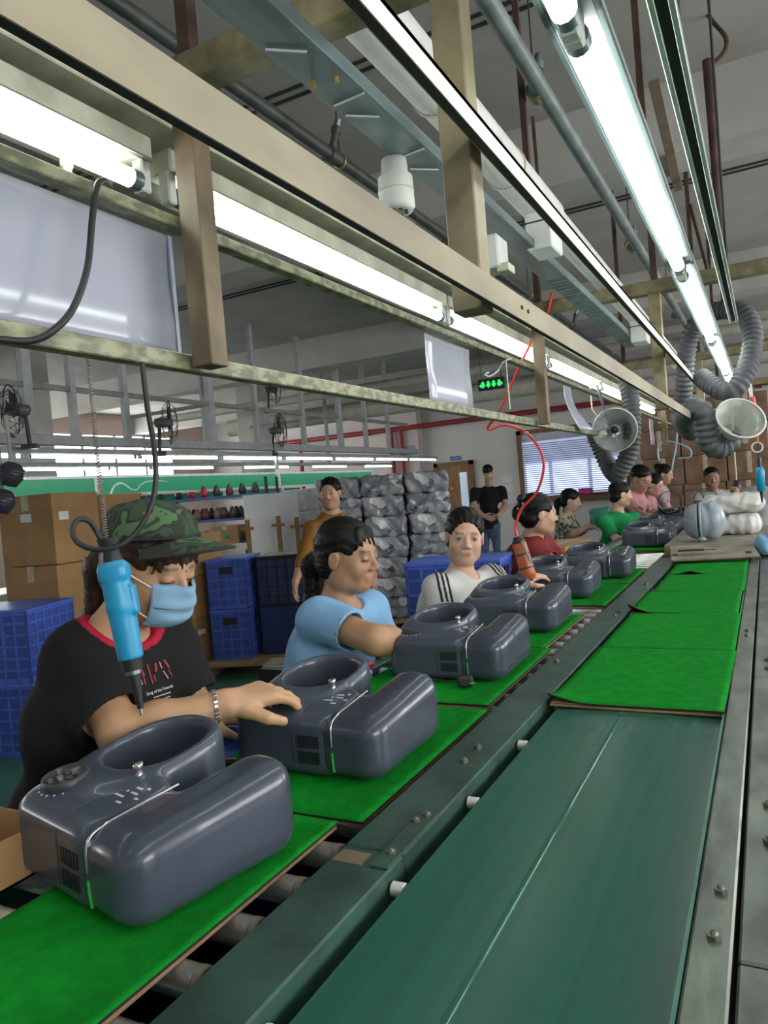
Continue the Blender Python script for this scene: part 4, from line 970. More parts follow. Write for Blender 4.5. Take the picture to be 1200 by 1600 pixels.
def paint_head(P, col, c, M, s, tone, eyes='down', lips=(.42, .17, .15), bw_=True):
    Q = (P-V3(c)) @ np.array(M, np.float32)/s; x, y, z = np.abs(Q[:, 0]), Q[:, 1], Q[:, 2]
    hd = (np.abs(Q) < .14).all(1)
    def mixc(m, k, w): col[m] = col[m]*(1-w[m][:, None])+np.array(k)*w[m][:, None]
    w = np.clip(1-(((x/.024)**2+((z+.0622)/.0115)**2)), 0, 1)*.9; mixc(hd & (y > .068) & (w > 0), lips, np.minimum(w*2, .8))
    w = np.clip(1.4-np.abs(z-(.026-.10*np.maximum(x-.034, 0)))/.0042, 0, 1)*np.clip((x-.013)/.004, 0, 1)*np.clip((.050-x)/.006, 0, 1); mixc(hd & (y > .045), (.05, .035, .03), w*(.85 if s < 1.2 and bw_ else .45))
    if eyes == 'down': w = np.clip(1.7-np.abs(z+.0035+.02*np.abs(x-.031))/.0026, 0, 1)*((x > .016) & (x < .047)); mixc(hd & (y > .055), (.035, .022, .02), w*.9)
    else:
        zo = .002; sp = .0052*(1-((x-.031)/.0165)**2); ins = (np.abs(x-.031) < .0165)
        w = np.clip((sp-np.abs(z-zo))/.0015+.5, 0, 1)*ins; mixc(hd & (y > .055), (.42, .39, .37), w*.9)
        w = np.clip((.0062-np.sqrt((x-.031)**2+(z-zo)**2))/.0012, 0, 1)*np.clip((sp-np.abs(z-zo))/.001+.5, 0, 1); mixc(hd & (y > .055), (.02, .014, .012), w)
        w = np.clip(1.5-np.abs(z-zo-sp-.0008)/.0018, 0, 1)*ins; mixc(hd & (y > .055), (.03, .02, .018), w*.9)
    w = np.clip(1-((x-.040)/.03)**2-((z+.03)/.03)**2, 0, 1)*.22; mixc(hd & (y > .03), (tone[0]*1.05, tone[1]*.78, tone[2]*.72), w)
    return col
def wrinkle(seed, amp=.004, fr=1.0):
    r = np.random.RandomState(seed); K = [(r.randn(3)*14*fr, r.rand()*6, r.randn(3)*22*fr, r.rand()*6) for _ in range(3)]
    def f(x, y, z):
        o = 0
        for a, p, b, q in K: o = o+np.sin(a[0]*x+a[1]*y+a[2]*z+p)*np.sin(b[0]*x+b[1]*y+b[2]*z+q)
        return (amp*.6*o).astype(np.float32)
    return f
PEOPLE = {}
def person(label, h, head, hyaw, hpitch, neck, pelvis, face, R, L, shirt, trousers=None, hroll=0, hs=1.0, tone=(.50, .30, .20), hair=('bun',), legs='sit', sleeve=.62, shw=.165, girth=1.0, eyes='down', collar=None, lips=(.42, .17, .15), mouth=True, hairm=None, armr=1.0, knees=None, seat=True, name='person', fold=.005, vneck=(.068, .070, .055), paint=None, flare=.006, cres=None):
    head, neck, pelvis = Vector(head), Vector(neck), Vector(pelvis); M = rotm(hyaw, hpitch, hroll); T = rotm(face); side = T.col[0].copy(); fw = T.col[1].copy()
    root = thing(name, label, 'person', (pelvis.x, pelvis.y, 0)); off = V3(root.location)
    up = unit(neck-pelvis); tl = (neck-pelvis).length
    tside = unit(side-up*side.dot(up)); tf = up.cross(tside); TM = Matrix((tside, -tf if tf.dot(fw) < 0 else tf, up)).transposed()
    sh = {1: neck-up*.055+tside*shw, -1: neck-up*.055-tside*shw}
    for sg, a in ((1, R), (-1, L)):
        if a and a.get('sh'): sh[sg] = Vector(a['sh'])
    pts = [head, neck, pelvis, sh[1], sh[-1]]
    for a in (R, L):
        if a: pts += [Vector(a['el']), Vector(a['wr'])+unit(a['d'])*.12]
    lo = [min(p[i] for p in pts)-.17 for i in range(3)]; hi = [max(p[i] for p in pts)+.17 for i in range(3)]; hi[2] = max(hi[2], head.z+.16)
    # ---- skin
    v = Vol(lo, hi, h); k_ = max(.02, h*2)
    head_sdf(v, head, M, hs, mouth)
    v.cap(neck-up*.03, head+M @ Vector((0, -.022, -.06))*hs, .052*hs, .047*hs, k=.03)
    A = lambda f_: pelvis+up*tl*f_
    g = girth
    def torso(v, e, k, nz=None):
        v.ell(A(.02), ((.165*g)+e, .125*g+e, .13), TM, k=k, noise=nz); v.ell(A(.33), (.150*g+e, .122*g+e, .17), TM, k=k, noise=nz)
        v.ell(A(.66)+fw*.012, (.158*g+e, .112*g+e, .17), TM, k=k, noise=nz); v.cap(sh[1], sh[-1], .058+e, .058+e, k=k, noise=nz); v.cap(A(.78), neck-up*.03, .085+e, .056+e, k=k, noise=nz)
    torso(v, -.014, .05)
    for sg, a in ((1, R), (-1, L)):
        if not a: continue
        el, wr = Vector(a['el']), Vector(a['wr'])
        v.cap(sh[sg], el, .047*armr, .040*armr, k=.03); v.cap(el, el.lerp(wr, .35), .041*armr, .040*armr, k=.02); v.cap(el.lerp(wr, .35), wr, .040*armr, .0265*armr, k=.02)
        v.cap(wr, wr+unit(a['d'])*.015, .026*armr, .024*armr, k=.015)
        n = Vector(a.get('n', (0, 0, 1))); th = a.get('t') or (T.col[0]*(-sg))
        a['tips'] = hand(v, wr+unit(a['d'])*.006, a['d'], n, th, a.get('curl', .35), s=a.get('s', 1.0)*1.0, spread=a.get('spread', 1))
    P, F = v.surf(1)
    col = np.tile(np.array(tone), (len(P), 1)).astype(np.float32)
    col = paint_head(P, col, head, M, hs, tone, eyes, lips, h < .0065)
    obj('body', np_mesh('body', P-off, F, m_skin, col), root)
    # ---- shirt
    hc = cres or max(.0065, h*1.3); v = Vol(lo, hi, hc); nz = wrinkle(abs(hash(label)) % 1000 if False else sum(map(ord, label)), fold)
    torso(v, .004, .05, nz)
    for sg, a in ((1, R), (-1, L)):
        if not a: continue
        el, wr = Vector(a['el']), Vector(a['wr']); fl_ = sleeve
        if fl_ <= 1: v.cap(sh[sg], sh[sg].lerp(el, fl_), .064*armr, .054*armr+flare, k=.035, flat=True, noise=nz)
        else: v.cap(sh[sg], el, .062*armr, .055*armr, k=.035, noise=nz); v.cap(el, el.lerp(wr, fl_-1), .055*armr, .043*armr, k=.02, flat=True, noise=nz)
        if fl_ <= 1: e1 = sh[sg].lerp(el, fl_); d_ = unit(el-sh[sg]); v.cap(e1-d_*.03, e1+d_*.04, .046*armr+flare*.5, .053*armr+flare, k=.004, op='sub')
    nc = neck+up*.030+TM.col[1]*.030; v.ell(nc, vneck, TM, k=.006, op='sub')
    P, F = v.surf(1)
    if isinstance(shirt, tuple):
        col = np.tile(np.array(shirt), (len(P), 1)).astype(np.float32)
        if collar:
            Q = (P-V3(nc)) @ np.array(TM, np.float32); dd = np.sqrt(((Q/np.array(vneck))**2).sum(1)); col[(dd < 1.22) & (P[:, 2] > neck.z-.09)] = collar
        if paint: col = paint(P, col, sh, R, L, neck, TM)
        so = obj('shirt', np_mesh('shirt', P-off, F, m_cloth, col), root)
    else: so = obj('shirt', np_mesh('shirt', P-off, F, shirt), root)
    # ---- trousers and shoes
    trousers = trousers or m_trou
    hp = {1: pelvis+side*.085, -1: pelvis-side*.085}
    if legs == 'sit': kn = {s_: hp[s_]+fw*.40+side*.03*s_+Vector((0, 0, -.02)) for s_ in (1, -1)}; an = {s_: Vector((kn[s_].x, kn[s_].y, .10))+fw*.02 for s_ in (1, -1)}
    else: kn = {s_: Vector((hp[s_].x, hp[s_].y, .48))+fw*(.02+.03*s_) for s_ in (1, -1)}; an = {s_: Vector((hp[s_].x, hp[s_].y, .09))+fw*(-.02+.07*s_) for s_ in (1, -1)}
    allp = list(hp.values())+list(kn.values())+list(an.values()); v = Vol([min(p[i] for p in allp)-.16 for i in range(3)], [max(p[i] for p in allp)+.16 for i in range(3)], max(.012, h*1.4))
    for s_ in (1, -1): v.cap(hp[s_], kn[s_], .092*g, .066, k=.03); v.cap(kn[s_], an[s_], .064, .048, k=.02, flat=True)
    v.ell(pelvis, (.160*g, .122*g, .115), T, k=.04)
    P, F = v.surf(1); obj('trousers', np_mesh('trousers', P-off, F, trousers), root)
    for s_ in (1, -1):
        v = Vol([an[s_][i]-.24 for i in range(3)], [an[s_][i]+.24 for i in range(3)], .012); a_ = an[s_]
        v.cap(a_+Vector((0, 0, -.04))-fw*.02, Vector((a_.x, a_.y, .04))+fw*.12, .042, .036, k=.01); v.ell(Vector((a_.x, a_.y, .045))-fw*.02, (.04, .055, .045), T, k=.02)
        v.put(lambda x, y, z: z-.004+0*x+0*y, v.lo, v.lo+np.array([.5, .5, .05]), .0, 'sub')
        P, F = v.surf(1); obj('shoe', np_mesh('shoe', P-off, F, m_shoe), root)
    # ---- hair
    hm = hairm or m_hair; st = hair[0]; S = hs
    if st:
        hl = [head[i]-.34 for i in range(3)]; hh = [head[i]+.19 for i in range(3)]
        v = Vol(hl, hh, max(h, .005)); Lh = lambda p: head+M @ (Vector(p)*S)
        if st == 'short': v.ell(Lh((0, -.018, .044)), (.080*S, .098*S, .080*S), M, k=0)
        else: v.ell(Lh((0, -.018, .040)), (.084*S, .102*S, .086*S), M, k=0); v.ell(Lh((0, -.048, -.03)), (.074*S, .060*S, .06*S), M, k=.02)
        v.ell(Lh((0, .092, -.022)), ((.074 if st != 'bangs' else .070)*S, .070*S, (.094 if st != 'short' else .088)*S), M, k=.008, op='sub')
        for x in (-1, 1): v.ell(Lh((x*.08, .01, -.012)), (.03*S, .026*S, .034*S), M, k=.008, op='sub')
        if 'tail' in hair: v.cap(Lh((0, -.10, .0)), Lh((0, -.135, -.05)), .026, .034, k=.02); v.cap(Lh((0, -.135, -.05)), Lh((0, -.125, -.17)), .034, .026, k=.02); v.cap(Lh((0, -.125, -.17)), Lh((0, -.11, -.26)), .026, .012, k=.02)
        if 'bunlow' in hair: v.ell(Lh((0, -.115, .0)), (.05*S, .042*S, .05*S), M, k=.012)
        if 'bunhigh' in hair: v.ell(Lh((0, -.10, .07)), (.045*S, .045*S, .045*S), M, k=.012)
        if 'fringe' in hair:
            for x in np.linspace(-.055, .055, 8): v.cap(Lh((x*.7, .052, .090)), Lh((x*1.02, .087-abs(x)*.38, .040+.010*math.sin(x*170))), .010*S, .0035*S, k=.006)
        if 'longfringe' in hair:
            for x in np.linspace(-.058, .058, 10): v.cap(Lh((x*.8, .070, .075)), Lh((x*1.04, .092-abs(x)*.42, .020+.008*math.sin(x*210))), .010*S, .0045*S, k=.006)
        if 'sidelock' in hair:
            for x in (-1, 1): v.cap(Lh((x*.072, .035, .05)), Lh((x*.071, .040, -.035)), .009*S, .004*S, k=.006)
        if 'volume' in hair: v.ell(Lh((0, -.02, .075)), (.075*S, .085*S, .06*S), M, k=.03)
        gx = [a.astype(np.float32)*v.h+l-np.float32(c0_) for a, l, c0_ in zip(np.ogrid[tuple(slice(0, n) for n in v.n)], v.lo, head)]; MM = np.array(M, np.float32)
        qx, qy, qz = [MM[0, i]*gx[0]+MM[1, i]*gx[1]+MM[2, i]*gx[2] for i in range(3)]
        v.f += (.0017*np.sin(np.arctan2(qx, qz+.05)*34+3*np.sin(qy*32)+2*np.sin(qz*25))+.0010*np.sin(np.arctan2(qx, qz+.05)*71+5*np.sin(qy*21))).astype(np.float32)
        P, F = v.surf(1); obj('hair', np_mesh('hair', P-off, F, hm), root)
    if legs == 'sit' and seat:
        st_ = thing('stool', 'round stool under the %s' % label.split(' ', 2)[-1] if False else 'round stool under the ' + ' '.join(label.split()[:11]), 'stool', (pelvis.x, pelvis.y, 0), 0, 'stools along the line')
        zs = pelvis.z-.135; MB().lathe([(0, zs-.03), (.15, zs-.03), (.16, zs-.015), (.15, zs), (0, zs)], (0, 0, 0), n=20).build('seat', m_dark, st_)
        for i in range(4):
            a_ = pi/4+i*pi/2; MB().cyl((.11*math.cos(a_), .11*math.sin(a_), zs-.03), (.16*math.cos(a_), .16*math.sin(a_), 0), .012, 8).build('leg', m_fg, st_)
        PEOPLE[label] = st_
    root['_'] = 1; del root['_']
    return root, M, head, neck, TM, sh
P_ = at
X0 = Vector((1, 0, 0))
# ---- worker in camouflage cap and mask
w1, M1, H1, N1, T1, S1 = person('worker with camouflage cap, blue mask and black printed T-shirt', .0044, at(234, 884, D=1.54), .0, .36, at(180, 975, D=1.56), Vector((-1.40, 1.06, .60)), .05,
    R=dict(sh=at(120, 1028, D=1.50), el=at(190, 1146, D=1.405), wr=at(352, 1100, D=1.455), d=at(462, 1074, D=1.55)-at(352, 1100, D=1.455), n=(.05, -.35, 1), t=(.5, -.85, -.3), curl=(.46, .44, .42, .40), s=1.14),
    L=dict(sh=at(258, 1005, D=1.68), el=at(304, 1112, D=1.66), wr=at(312, 1122, D=1.70), d=(.4, .4, -.1), n=(0, 0, 1), t=(0, -1, 0), curl=.5),
    shirt=(.011, .011, .013), hair=('bangs', 'tail', 'fringe', 'longfringe'), hairm=m_hairb, tone=(.47, .27, .15), cres=.0045, collar=(.42, .015, .045), sleeve=.80, shw=.17, girth=1.12, armr=1.02, fold=.006, hs=1.0, flare=.016, vneck=(.080, .088, .060))
L1 = lambda p: H1+M1 @ Vector(p)-w1.location
# cap
m_camo = bpy.data.materials.new('camouflage'); m_camo.use_nodes = True; nt = m_camo.node_tree
b_ = nt.nodes['Principled BSDF']; b_.inputs['Roughness'].default_value = .85
tc = nt.nodes.new('ShaderNodeTexCoord'); nz_ = nt.nodes.new('ShaderNodeTexNoise'); nz_.inputs['Scale'].default_value = 11; nz_.inputs['Detail'].default_value = 2.5; nz_.inputs['Distortion'].default_value = .6
rp_ = nt.nodes.new('ShaderNodeValToRGB'); rp_.color_ramp.interpolation = 'CONSTANT'
for i, (p, c) in enumerate(((0, (.012, .015, .012)), (.42, (.026, .055, .024)), (.50, (.018, .023, .018)), (.56, (.06, .125, .05)), (.64, (.022, .036, .022)))):
    e = rp_.color_ramp.elements[i] if i < 2 else rp_.color_ramp.elements.new(p); e.position = p; e.color = (*c, 1)
nt.links.new(tc.outputs['Object'], nz_.inputs['Vector']); nt.links.new(nz_.outputs['Fac'], rp_.inputs[0]); nt.links.new(rp_.outputs[0], b_.inputs['Base Color'])
cap = thing('camouflage_cap', 'green and black camouflage cap with visor on the masked worker', 'cap', H1+M1 @ Vector((0, -.014, .064)))
CM = M1 @ rotm(pi/2, -.30, 0)
def cp(x, y, z): return CM @ Vector((x, y, z))
def crown(u, v):
    a = 2*pi*u; e = v*pi/2; r = math.cos(e)**.62
    return cp(.088*r*math.sin(a), .107*r*math.cos(a)-.012*v, -.005+.075*math.sin(e)**.9+(.006 if v > .98 else 0))
MB().sheet(crown, 40, 12).build('crown', m_camo, cap, solid=.003)
def brim(u, v):
    a = (u-.5)*2.25; r0 = (.088, .107); ex = .080*math.cos(a*.72)**.8*v
    x = (r0[0]+ex*.55)*math.sin(a); y = (r0[1]+ex)*math.cos(a)+ex*.12
    return cp(x, y, -.004-.020*v-abs(math.sin(a))**2*.022*(1-.25*v))
MB().sheet(brim, 26, 8).build('visor', m_camo, cap, solid=.004)
MB().tube([brim(i/40, 1.0) for i in range(41)], .0032, 6).build('visor_edge', mat('cap_edge', (.012, .014, .012), .8), cap)
MB().tube([cp((.0895)*math.sin(2*pi*i/40), .1085*math.cos(2*pi*i/40), -.003) for i in range(40)], .003, 5, closed=True).build('band', mat('cap_edge', (.012, .014, .012), .8), cap)
o = MB().sheet(lambda u, v: crown(.115+.05*u, .34+.2*v)*1.012, 4, 4).build('badge', mat('badge_white', (.5, .48, .47), .6), cap)
MB().sheet(lambda u, v: crown(.128+.026*u, .37+.13*v)*1.022, 3, 3).build('badge_mark', mat('badge_red', (.32, .08, .12), .6), o)
MB().lathe([(0, .008), (.008, .006), (.009, 0)], cp(0, -.012, .074), CM @ Vector((0, 0, 1)), 10).build('button', mat('cap_edge', (.012, .014, .012)), cap)
# mask
mk = thing('face_mask', 'pleated light blue face mask on the capped worker', 'mask', H1)
def mkf(u, v, o_=0):
    a = (u-.5)*2.05; z = -.004-.098*v
    bulge = math.sin(pi*min(max(v, 0), 1))**.7
    nose = math.exp(-(a/.28)**2)*max(0, 1-v*1.7)*.020
    rx = .068+.004*bulge; ry = .074+.022*bulge+nose-(.006 if v > .9 else 0)
    yy = .022+ry*math.cos(a)**.85 if math.cos(a) > 0 else .022
    pl_ = .0022*math.sin(v*pi*6)*(1-abs(2*u-1)**4)
    zz = z-(.010*(1-math.cos(a)))*(-1 if v < .5 else 1)*-1
    return M1 @ Vector((rx*math.sin(a), yy+pl_+o_, zz))
MB().sheet(mkf, 30, 30).build('cloth', mat('mask_blue', (.22, .40, .56), .75, var=.05, bump=.1, bscale=400), mk, solid=.0015)
m_loop = mat('mask_loop', (.75, .75, .72), .7)
for s_ in (0, 1):
    sx = -1 if s_ == 0 else 1
    for v0, ear in ((.06, (sx*.082, -.012, .018)), (.80, (sx*.080, -.02, -.035))):
        a = mkf(s_, v0); e = M1 @ Vector(ear); m_ = (a+e)/2+M1 @ Vector((sx*.010, 0, 0)); MB().tube(spline([a, m_, e], 6), .0016, 5).build('ear_loop', m_loop, mk)
# bracelet
wr = at(352, 1100, D=1.455); el = at(190, 1146, D=1.405); dv = unit(wr-el); c_ = wr-dv*.020
br = thing('bracelet', 'silver link bracelet on the capped worker\'s wrist', 'bracelet', c_)
x_ = dv.orthogonal().normalized(); y_ = dv.cross(x_)
ring = [(x_*math.cos(2*pi*i/26)+y_*math.sin(2*pi*i/26))*.0325+dv*.004*math.sin(2*pi*i/26) for i in range(26)]
for i in range(0, 26):
    p = ring[i]; q = ring[(i+1) % 26]; MB().bar(p, p.lerp(q, .82), .008, .0035, .0008, up=p).build('link', m_chrome, br)
# ---- worker in light blue T-shirt
w2, M2, H2, N2, T2, S2 = person('worker with dark ponytail in plain light blue T-shirt', .0048, at(543, 868, D=2.48), .02, .16, at(528, 935, D=2.52), Vector((-1.44, 2.06, .56)), -.02,
    R=dict(sh=at(500, 968, D=2.36), el=at(585, 1000, D=2.20), wr=at(648, 1004, D=2.34), d=(.75, .35, -.15), n=(.2, -.4, 1), t=(-.5, .6, 0), curl=.4, s=1.0),
    L=dict(sh=at(578, 955, D=2.66), el=at(612, 1035, D=2.62), wr=at(640, 1050, D=2.44), d=(.6, .1, -.1), n=(0, 0, 1), t=(0, -1, 0), curl=.6),
    shirt=(.215, .41, .65), hair=('bangs', 'tail', 'fringe'), tone=(.39, .215, .12), sleeve=.62, girth=1.16, armr=1.10, hs=1.04, flare=.006, vneck=(.072, .085, .065))
# ---- worker in white striped T-shirt, looking at the camera
def stripes(P, col, sh, R, L, neck, TM):
    for sg, a in ((1, R), (-1, L)):
        s0 = V3(sh[sg]); ax = V3(a['el'])-s0; ln = np.linalg.norm(ax); ax = ax/ln; upv = np.array([0, 0, 1.]) if abs(ax[2]) < .8 else V3(TM.col[0]*sg)
        b = np.cross(ax, upv); b /= np.linalg.norm(b); c = np.cross(b, ax); Q = P-s0; al = Q @ ax; w_ = Q @ b; hgt = Q @ c
        for o_ in (-.021, 0, .021): col[(np.abs(w_-o_+.012) < .0056) & (hgt > .01) & (al > -.05) & (al < ln*.64)] = (.012, .012, .014)
        nk = (P-V3(neck)) @ V3(TM.col[0]*sg); hh = (P-V3(neck))[:, 2]; fwd = (P-V3(neck)) @ V3(TM.col[1])
    return col
w3, M3, H3, N3, T3, S3 = person('worker in white T-shirt with black sleeve stripes looking back at the camera', .0050, at(726, 838, D=3.32), -1.10, .10, at(722, 892, D=3.36), Vector((-1.40, 3.02, .54)), -.45,
    R=dict(sh=at(686, 922, D=3.18), el=at(700, 985, D=2.98), wr=at(704, 958, D=2.90), d=at(740, 946, D=2.86)-at(704, 958, D=2.90), n=(0, -.3, 1), t=(0, .8, .5), curl=.55, s=1.0),
    L=dict(sh=at(766, 906, D=3.52), el=at(792, 930, D=3.36), wr=at(812, 912, D=3.40), d=at(838, 900, D=3.42)-at(812, 912, D=3.40), n=(0, -.3, 1), t=(0, -.8, .5), curl=.5),
    shirt=(.56, .56, .55), hair=('bun', 'bunlow'), tone=(.58, .36, .265), sleeve=.68, girth=1.18, armr=1.12, eyes='open', hroll=.10, lips=(.45, .18, .17), hs=1.06, cres=.0042, paint=stripes, flare=.012, vneck=(.072, .085, .070))
# ---- worker in dark red shirt seen from behind
w4, M4, H4, N4, T4, S4 = person('worker in dark red shirt with pinned-up hair seen from behind', .0065, at(842, 803, D=4.30), .55, .12, at(832, 836, D=4.34), Vector((-1.42, 4.08, .56)), .30,
    R=dict(sh=at(836, 862, D=4.16), el=at(872, 884, D=4.05), wr=at(905, 880, D=4.22), d=(.45, .5, -.05), n=(0, 0, 1), t=(-.6, .3, 0), curl=.4),
    L=dict(sh=at(846, 848, D=4.52), el=at(880, 884, D=4.5), wr=at(905, 876, D=4.5), d=(.6, .4, -.1), n=(0, 0, 1), t=(0, -1, 0), curl=.4),
    shirt=(.19, .026, .028), hair=('bun', 'bunlow'), tone=(.48, .28, .19), sleeve=.70, girth=1.10, hs=1.02)
hc_ = thing('hair_clip', 'dark hair clip with pale bars in the pinned-up hair', 'hair clip', H4+M4 @ Vector((0, -.09, .075)))
for a, b in (((-.05, .0, .0), (.05, -.02, -.02)), ((-.045, -.035, -.03), (.04, -.045, -.05))): MB().cyl(M4 @ Vector(a), M4 @ Vector(b), .006, 8).build('bar', mat('clip_pale', (.40, .33, .33), .4), hc_)
MB().ball(M4 @ Vector((0, -.012, .01)), (.035, .03, .028)).build('bow', m_black, hc_)
# ---- standing woman in brown shirt
w5, M5, H5, N5, T5, S5 = person('woman in mustard brown long-sleeved shirt standing by the crates', .0075, at(516, 771, D=5.65), -1.25, .08, at(519, 803, D=5.7), Vector((at(522, 905, D=5.7).x, at(522, 905, D=5.7).y, .90)), -1.05,
    R=dict(sh=at(488, 826, D=5.62), el=at(474, 876, D=5.5), wr=at(462, 908, D=5.42), d=Vector((-.05, -.1, -1)), n=(-.9, -.2, 0), t=(.4, -.9, 0), curl=.3),
    L=dict(sh=at(548, 822, D=5.78), el=at(572, 866, D=5.68), wr=at(583, 898, D=5.5), d=Vector((.05, -.1, -1)), n=(.9, -.2, 0), t=(-.4, -.9, 0), curl=.3),
    shirt=(.28, .125, .028), hair=('bun', 'bunlow'), tone=(.50, .29, .20), sleeve=1.45, legs='stand', girth=.98, eyes='open', hs=1.03)
# ---- man in black seen from behind
w6, M6, H6, N6, T6, S6 = person('man in black T-shirt and jeans standing with hands clasped behind his back', .009, at(763, 738, D=11.7), 1.45, -.02, at(763, 757, D=11.8), at(764, 822, D=11.8), 1.55,
    R=dict(sh=at(784, 766, D=11.8), el=at(790, 790, D=11.7), wr=at(778, 806, D=11.58), d=(-.85, -.1, -.35), n=(.1, -1, .1), t=(0, 0, 1), curl=.35, s=1.15),
    L=dict(sh=at(741, 769, D=11.8), el=at(741, 794, D=11.7), wr=at(756, 806, D=11.58), d=(.85, -.1, -.35), n=(-.1, -1, .1), t=(0, 0, 1), curl=.35, s=1.15),
    shirt=(.011, .011, .014), trousers=m_jeans, hair=('short',), tone=(.48, .29, .20), sleeve=.70, legs='stand', girth=1.12, armr=1.15, hs=1.05)
# ---- girl in floral blouse
def low(u, v, D, z): p = at(u, v, D=D); return Vector((p.x, p.y, z))
w7, M7, H7, N7, T7, S7 = person('young woman in pale floral blouse working behind the long carton', .008, at(892, 782, D=7.75), .05, .25, at(886, 805, D=7.75), low(880, 870, 7.75, .58), .0,
    R=dict(el=at(893, 836, D=7.6), wr=at(915, 824, D=7.65), d=(.8, .3, -.1), n=(0, 0, 1), t=(0, .8, .3), curl=.5), L=dict(el=at(905, 832, D=7.9), wr=at(922, 822, D=7.85), d=(.8, 0, -.1), n=(0, 0, 1), t=(0, -.8, .3), curl=.5),
    shirt=mat('floral_print', (.50, .44, .36), .8, scale=26, col2=(.06, .055, .06), contrast=(.50, .56)), hair=('bangs', 'tail', 'fringe'), tone=(.50, .31, .22), sleeve=.7, girth=.95)
w8, M8, H8, N8, T8, S8 = person('worker in bright green shirt seen from behind', .008, at(970, 772, D=6.9), .45, .15, at(964, 797, D=6.92), low(958, 850, 6.95, .56), .40,
    R=dict(sh=at(942, 815, D=6.82), el=at(965, 846, D=6.6), wr=at(1000, 835, D=6.7), d=(.7, .5, -.1), n=(0, 0, 1), t=(-.5, .6, 0), curl=.4), L=dict(sh=at(990, 810, D=7.05), el=at(1000, 830, D=7.1), wr=at(1012, 826, D=7.0), d=(.7, .3, 0), n=(0, 0, 1), t=(0, -1, 0), curl=.4),
    shirt=(.012, .25, .08), hair=('bun',), tone=(.50, .31, .22), sleeve=.80, girth=1.20, hs=1.0)
w9, M9, H9, N9, T9, S9 = person('man in pale pink shirt bending over the line behind the green shirt', .008, at(1001, 748, D=7.6), -.45, .50, at(990, 770, D=7.7), low(982, 850, 7.8, .84), -.15,
    R=dict(el=at(1004, 808, D=7.4), wr=at(1024, 806, D=7.5), d=(.8, .4, -.2), n=(0, 0, 1), t=(-.4, .8, .2), curl=.4), L=dict(el=at(1016, 800, D=7.9), wr=at(1032, 803, D=7.8), d=(.7, -.3, -.1), n=(0, 0, 1), t=(0, -1, 0), curl=.4),
    shirt=(.50, .25, .27), hair=('short',), tone=(.38, .21, .135), sleeve=.72, girth=1.15, legs='stand', hs=1.15)
w10 = person('dark-haired worker in pink partly hidden behind the man in pink', .010, at(1022, 757, D=8.5), -.2, .35, at(1015, 777, D=8.6), low(1010, 840, 8.6, .58), 0,
    R=dict(el=at(1030, 810, D=8.3), wr=at(1046, 806, D=8.4), d=(.8, .2, 0), n=(0, 0, 1), t=(0, 1, 0), curl=.4), L=dict(el=at(1034, 805, D=8.8), wr=at(1050, 803, D=8.7), d=(.8, -.2, 0), n=(0, 0, 1), t=(0, -1, 0), curl=.4), shirt=(.48, .22, .26), hair=('bun', 'bunlow'), tone=(.52, .30, .22), hs=1.05)
w11 = person('worker with dark hair standing beside the two black seat-like panels', .010, at(1038, 741, D=9.3), -.15, .3, at(1032, 759, D=9.4), low(1028, 830, 9.4, .80), 0,
    R=dict(el=at(1044, 800, D=9.2), wr=at(1062, 795, D=9.2), d=(.8, .2, 0), n=(0, 0, 1), t=(0, 1, 0), curl=.4), L=dict(el=at(1046, 798, D=9.6), wr=at(1064, 796, D=9.5), d=(.8, -.2, 0), n=(0, 0, 1), t=(0, -1, 0), curl=.4), shirt=(.45, .33, .35), hair=('bun', 'bunhigh'), tone=(.50, .30, .22), hs=1.05, legs='stand')
w12 = person('man in pale grey T-shirt facing the camera at the far end of the line', .010, at(1112, 747, D=8.6), -1.35, .1, at(1113, 768, D=8.7), low(1116, 830, 8.7, .76), -1.4,
    R=dict(el=at(1092, 795, D=8.6), wr=at(1100, 806, D=8.4), d=(.3, -.6, -.2), n=(0, 0, 1), t=(.8, .2, 0), curl=.4), L=dict(el=at(1140, 792, D=8.6), wr=at(1132, 806, D=8.4), d=(-.3, -.6, -.2), n=(0, 0, 1), t=(-.8, .2, 0), curl=.4),
    shirt=(.40, .43, .46), hair=('short',), tone=(.28, .155, .10), legs='stand', hs=1.1, eyes='open')
# ------------------------------------------------------------------ tools, cords and hoses
# blue electric screwdriver on a coil spring
m_cyan = mat('cyan_plastic', (.012, .27, .50), .38, var=.06)
ax0 = at(176, 880, D=1.10); ax1 = at(205, 1030, D=1.10)
sdv = thing('electric_screwdriver', 'bright blue electric screwdriver hanging nose down before the capped worker', 'screwdriver', ax0)
dd = unit(ax1-ax0); Ln = (ax1-ax0).length; xx = unit(cr_-dd*cr_.dot(dd)); zz = xx.cross(dd)
SR = Matrix((xx, dd, zz)).transposed()
v = Vol((-.05, -.03, -.05), (.05, Ln+.03, .05), .0022)
v.cap((0, .012, 0), (0, Ln*.45, 0), .021, .0215, k=.004); v.cap((0, Ln*.45, 0), (0, Ln*.98, 0), .0205, .0185, k=.004)
v.rbox((0, Ln*.09, 0), (.041, Ln*.18, .038), .008, k=.006); v.rbox((.020, Ln*.40, 0), (.012, Ln*.30, .02), .004, k=.003)
for k in range(15): v.cap((-.03, Ln*(.52+.031*k), .0195), (.012, Ln*(.52+.031*k)-.004, .0205), .0012, k=.001, op='sub')
for k in range(5): v.cap((-.012, Ln*(.24+.035*k), .0222), (.010, Ln*(.24+.035*k)+.002, .0222), .0014, k=.001, op='sub')
v.put(lambda x, y, z: (Ln*.995-y)+0*x+0*z, (-.05, Ln*.95, -.05), (.05, Ln+.03, .05), .0, 'sub')
P, F = v.surf(1); P = P @ np.array(SR, np.float32).T; obj('handle', np_mesh('handle', P, F, m_cyan), sdv)
pt = lambda t, o=0: dd*t+xx*o
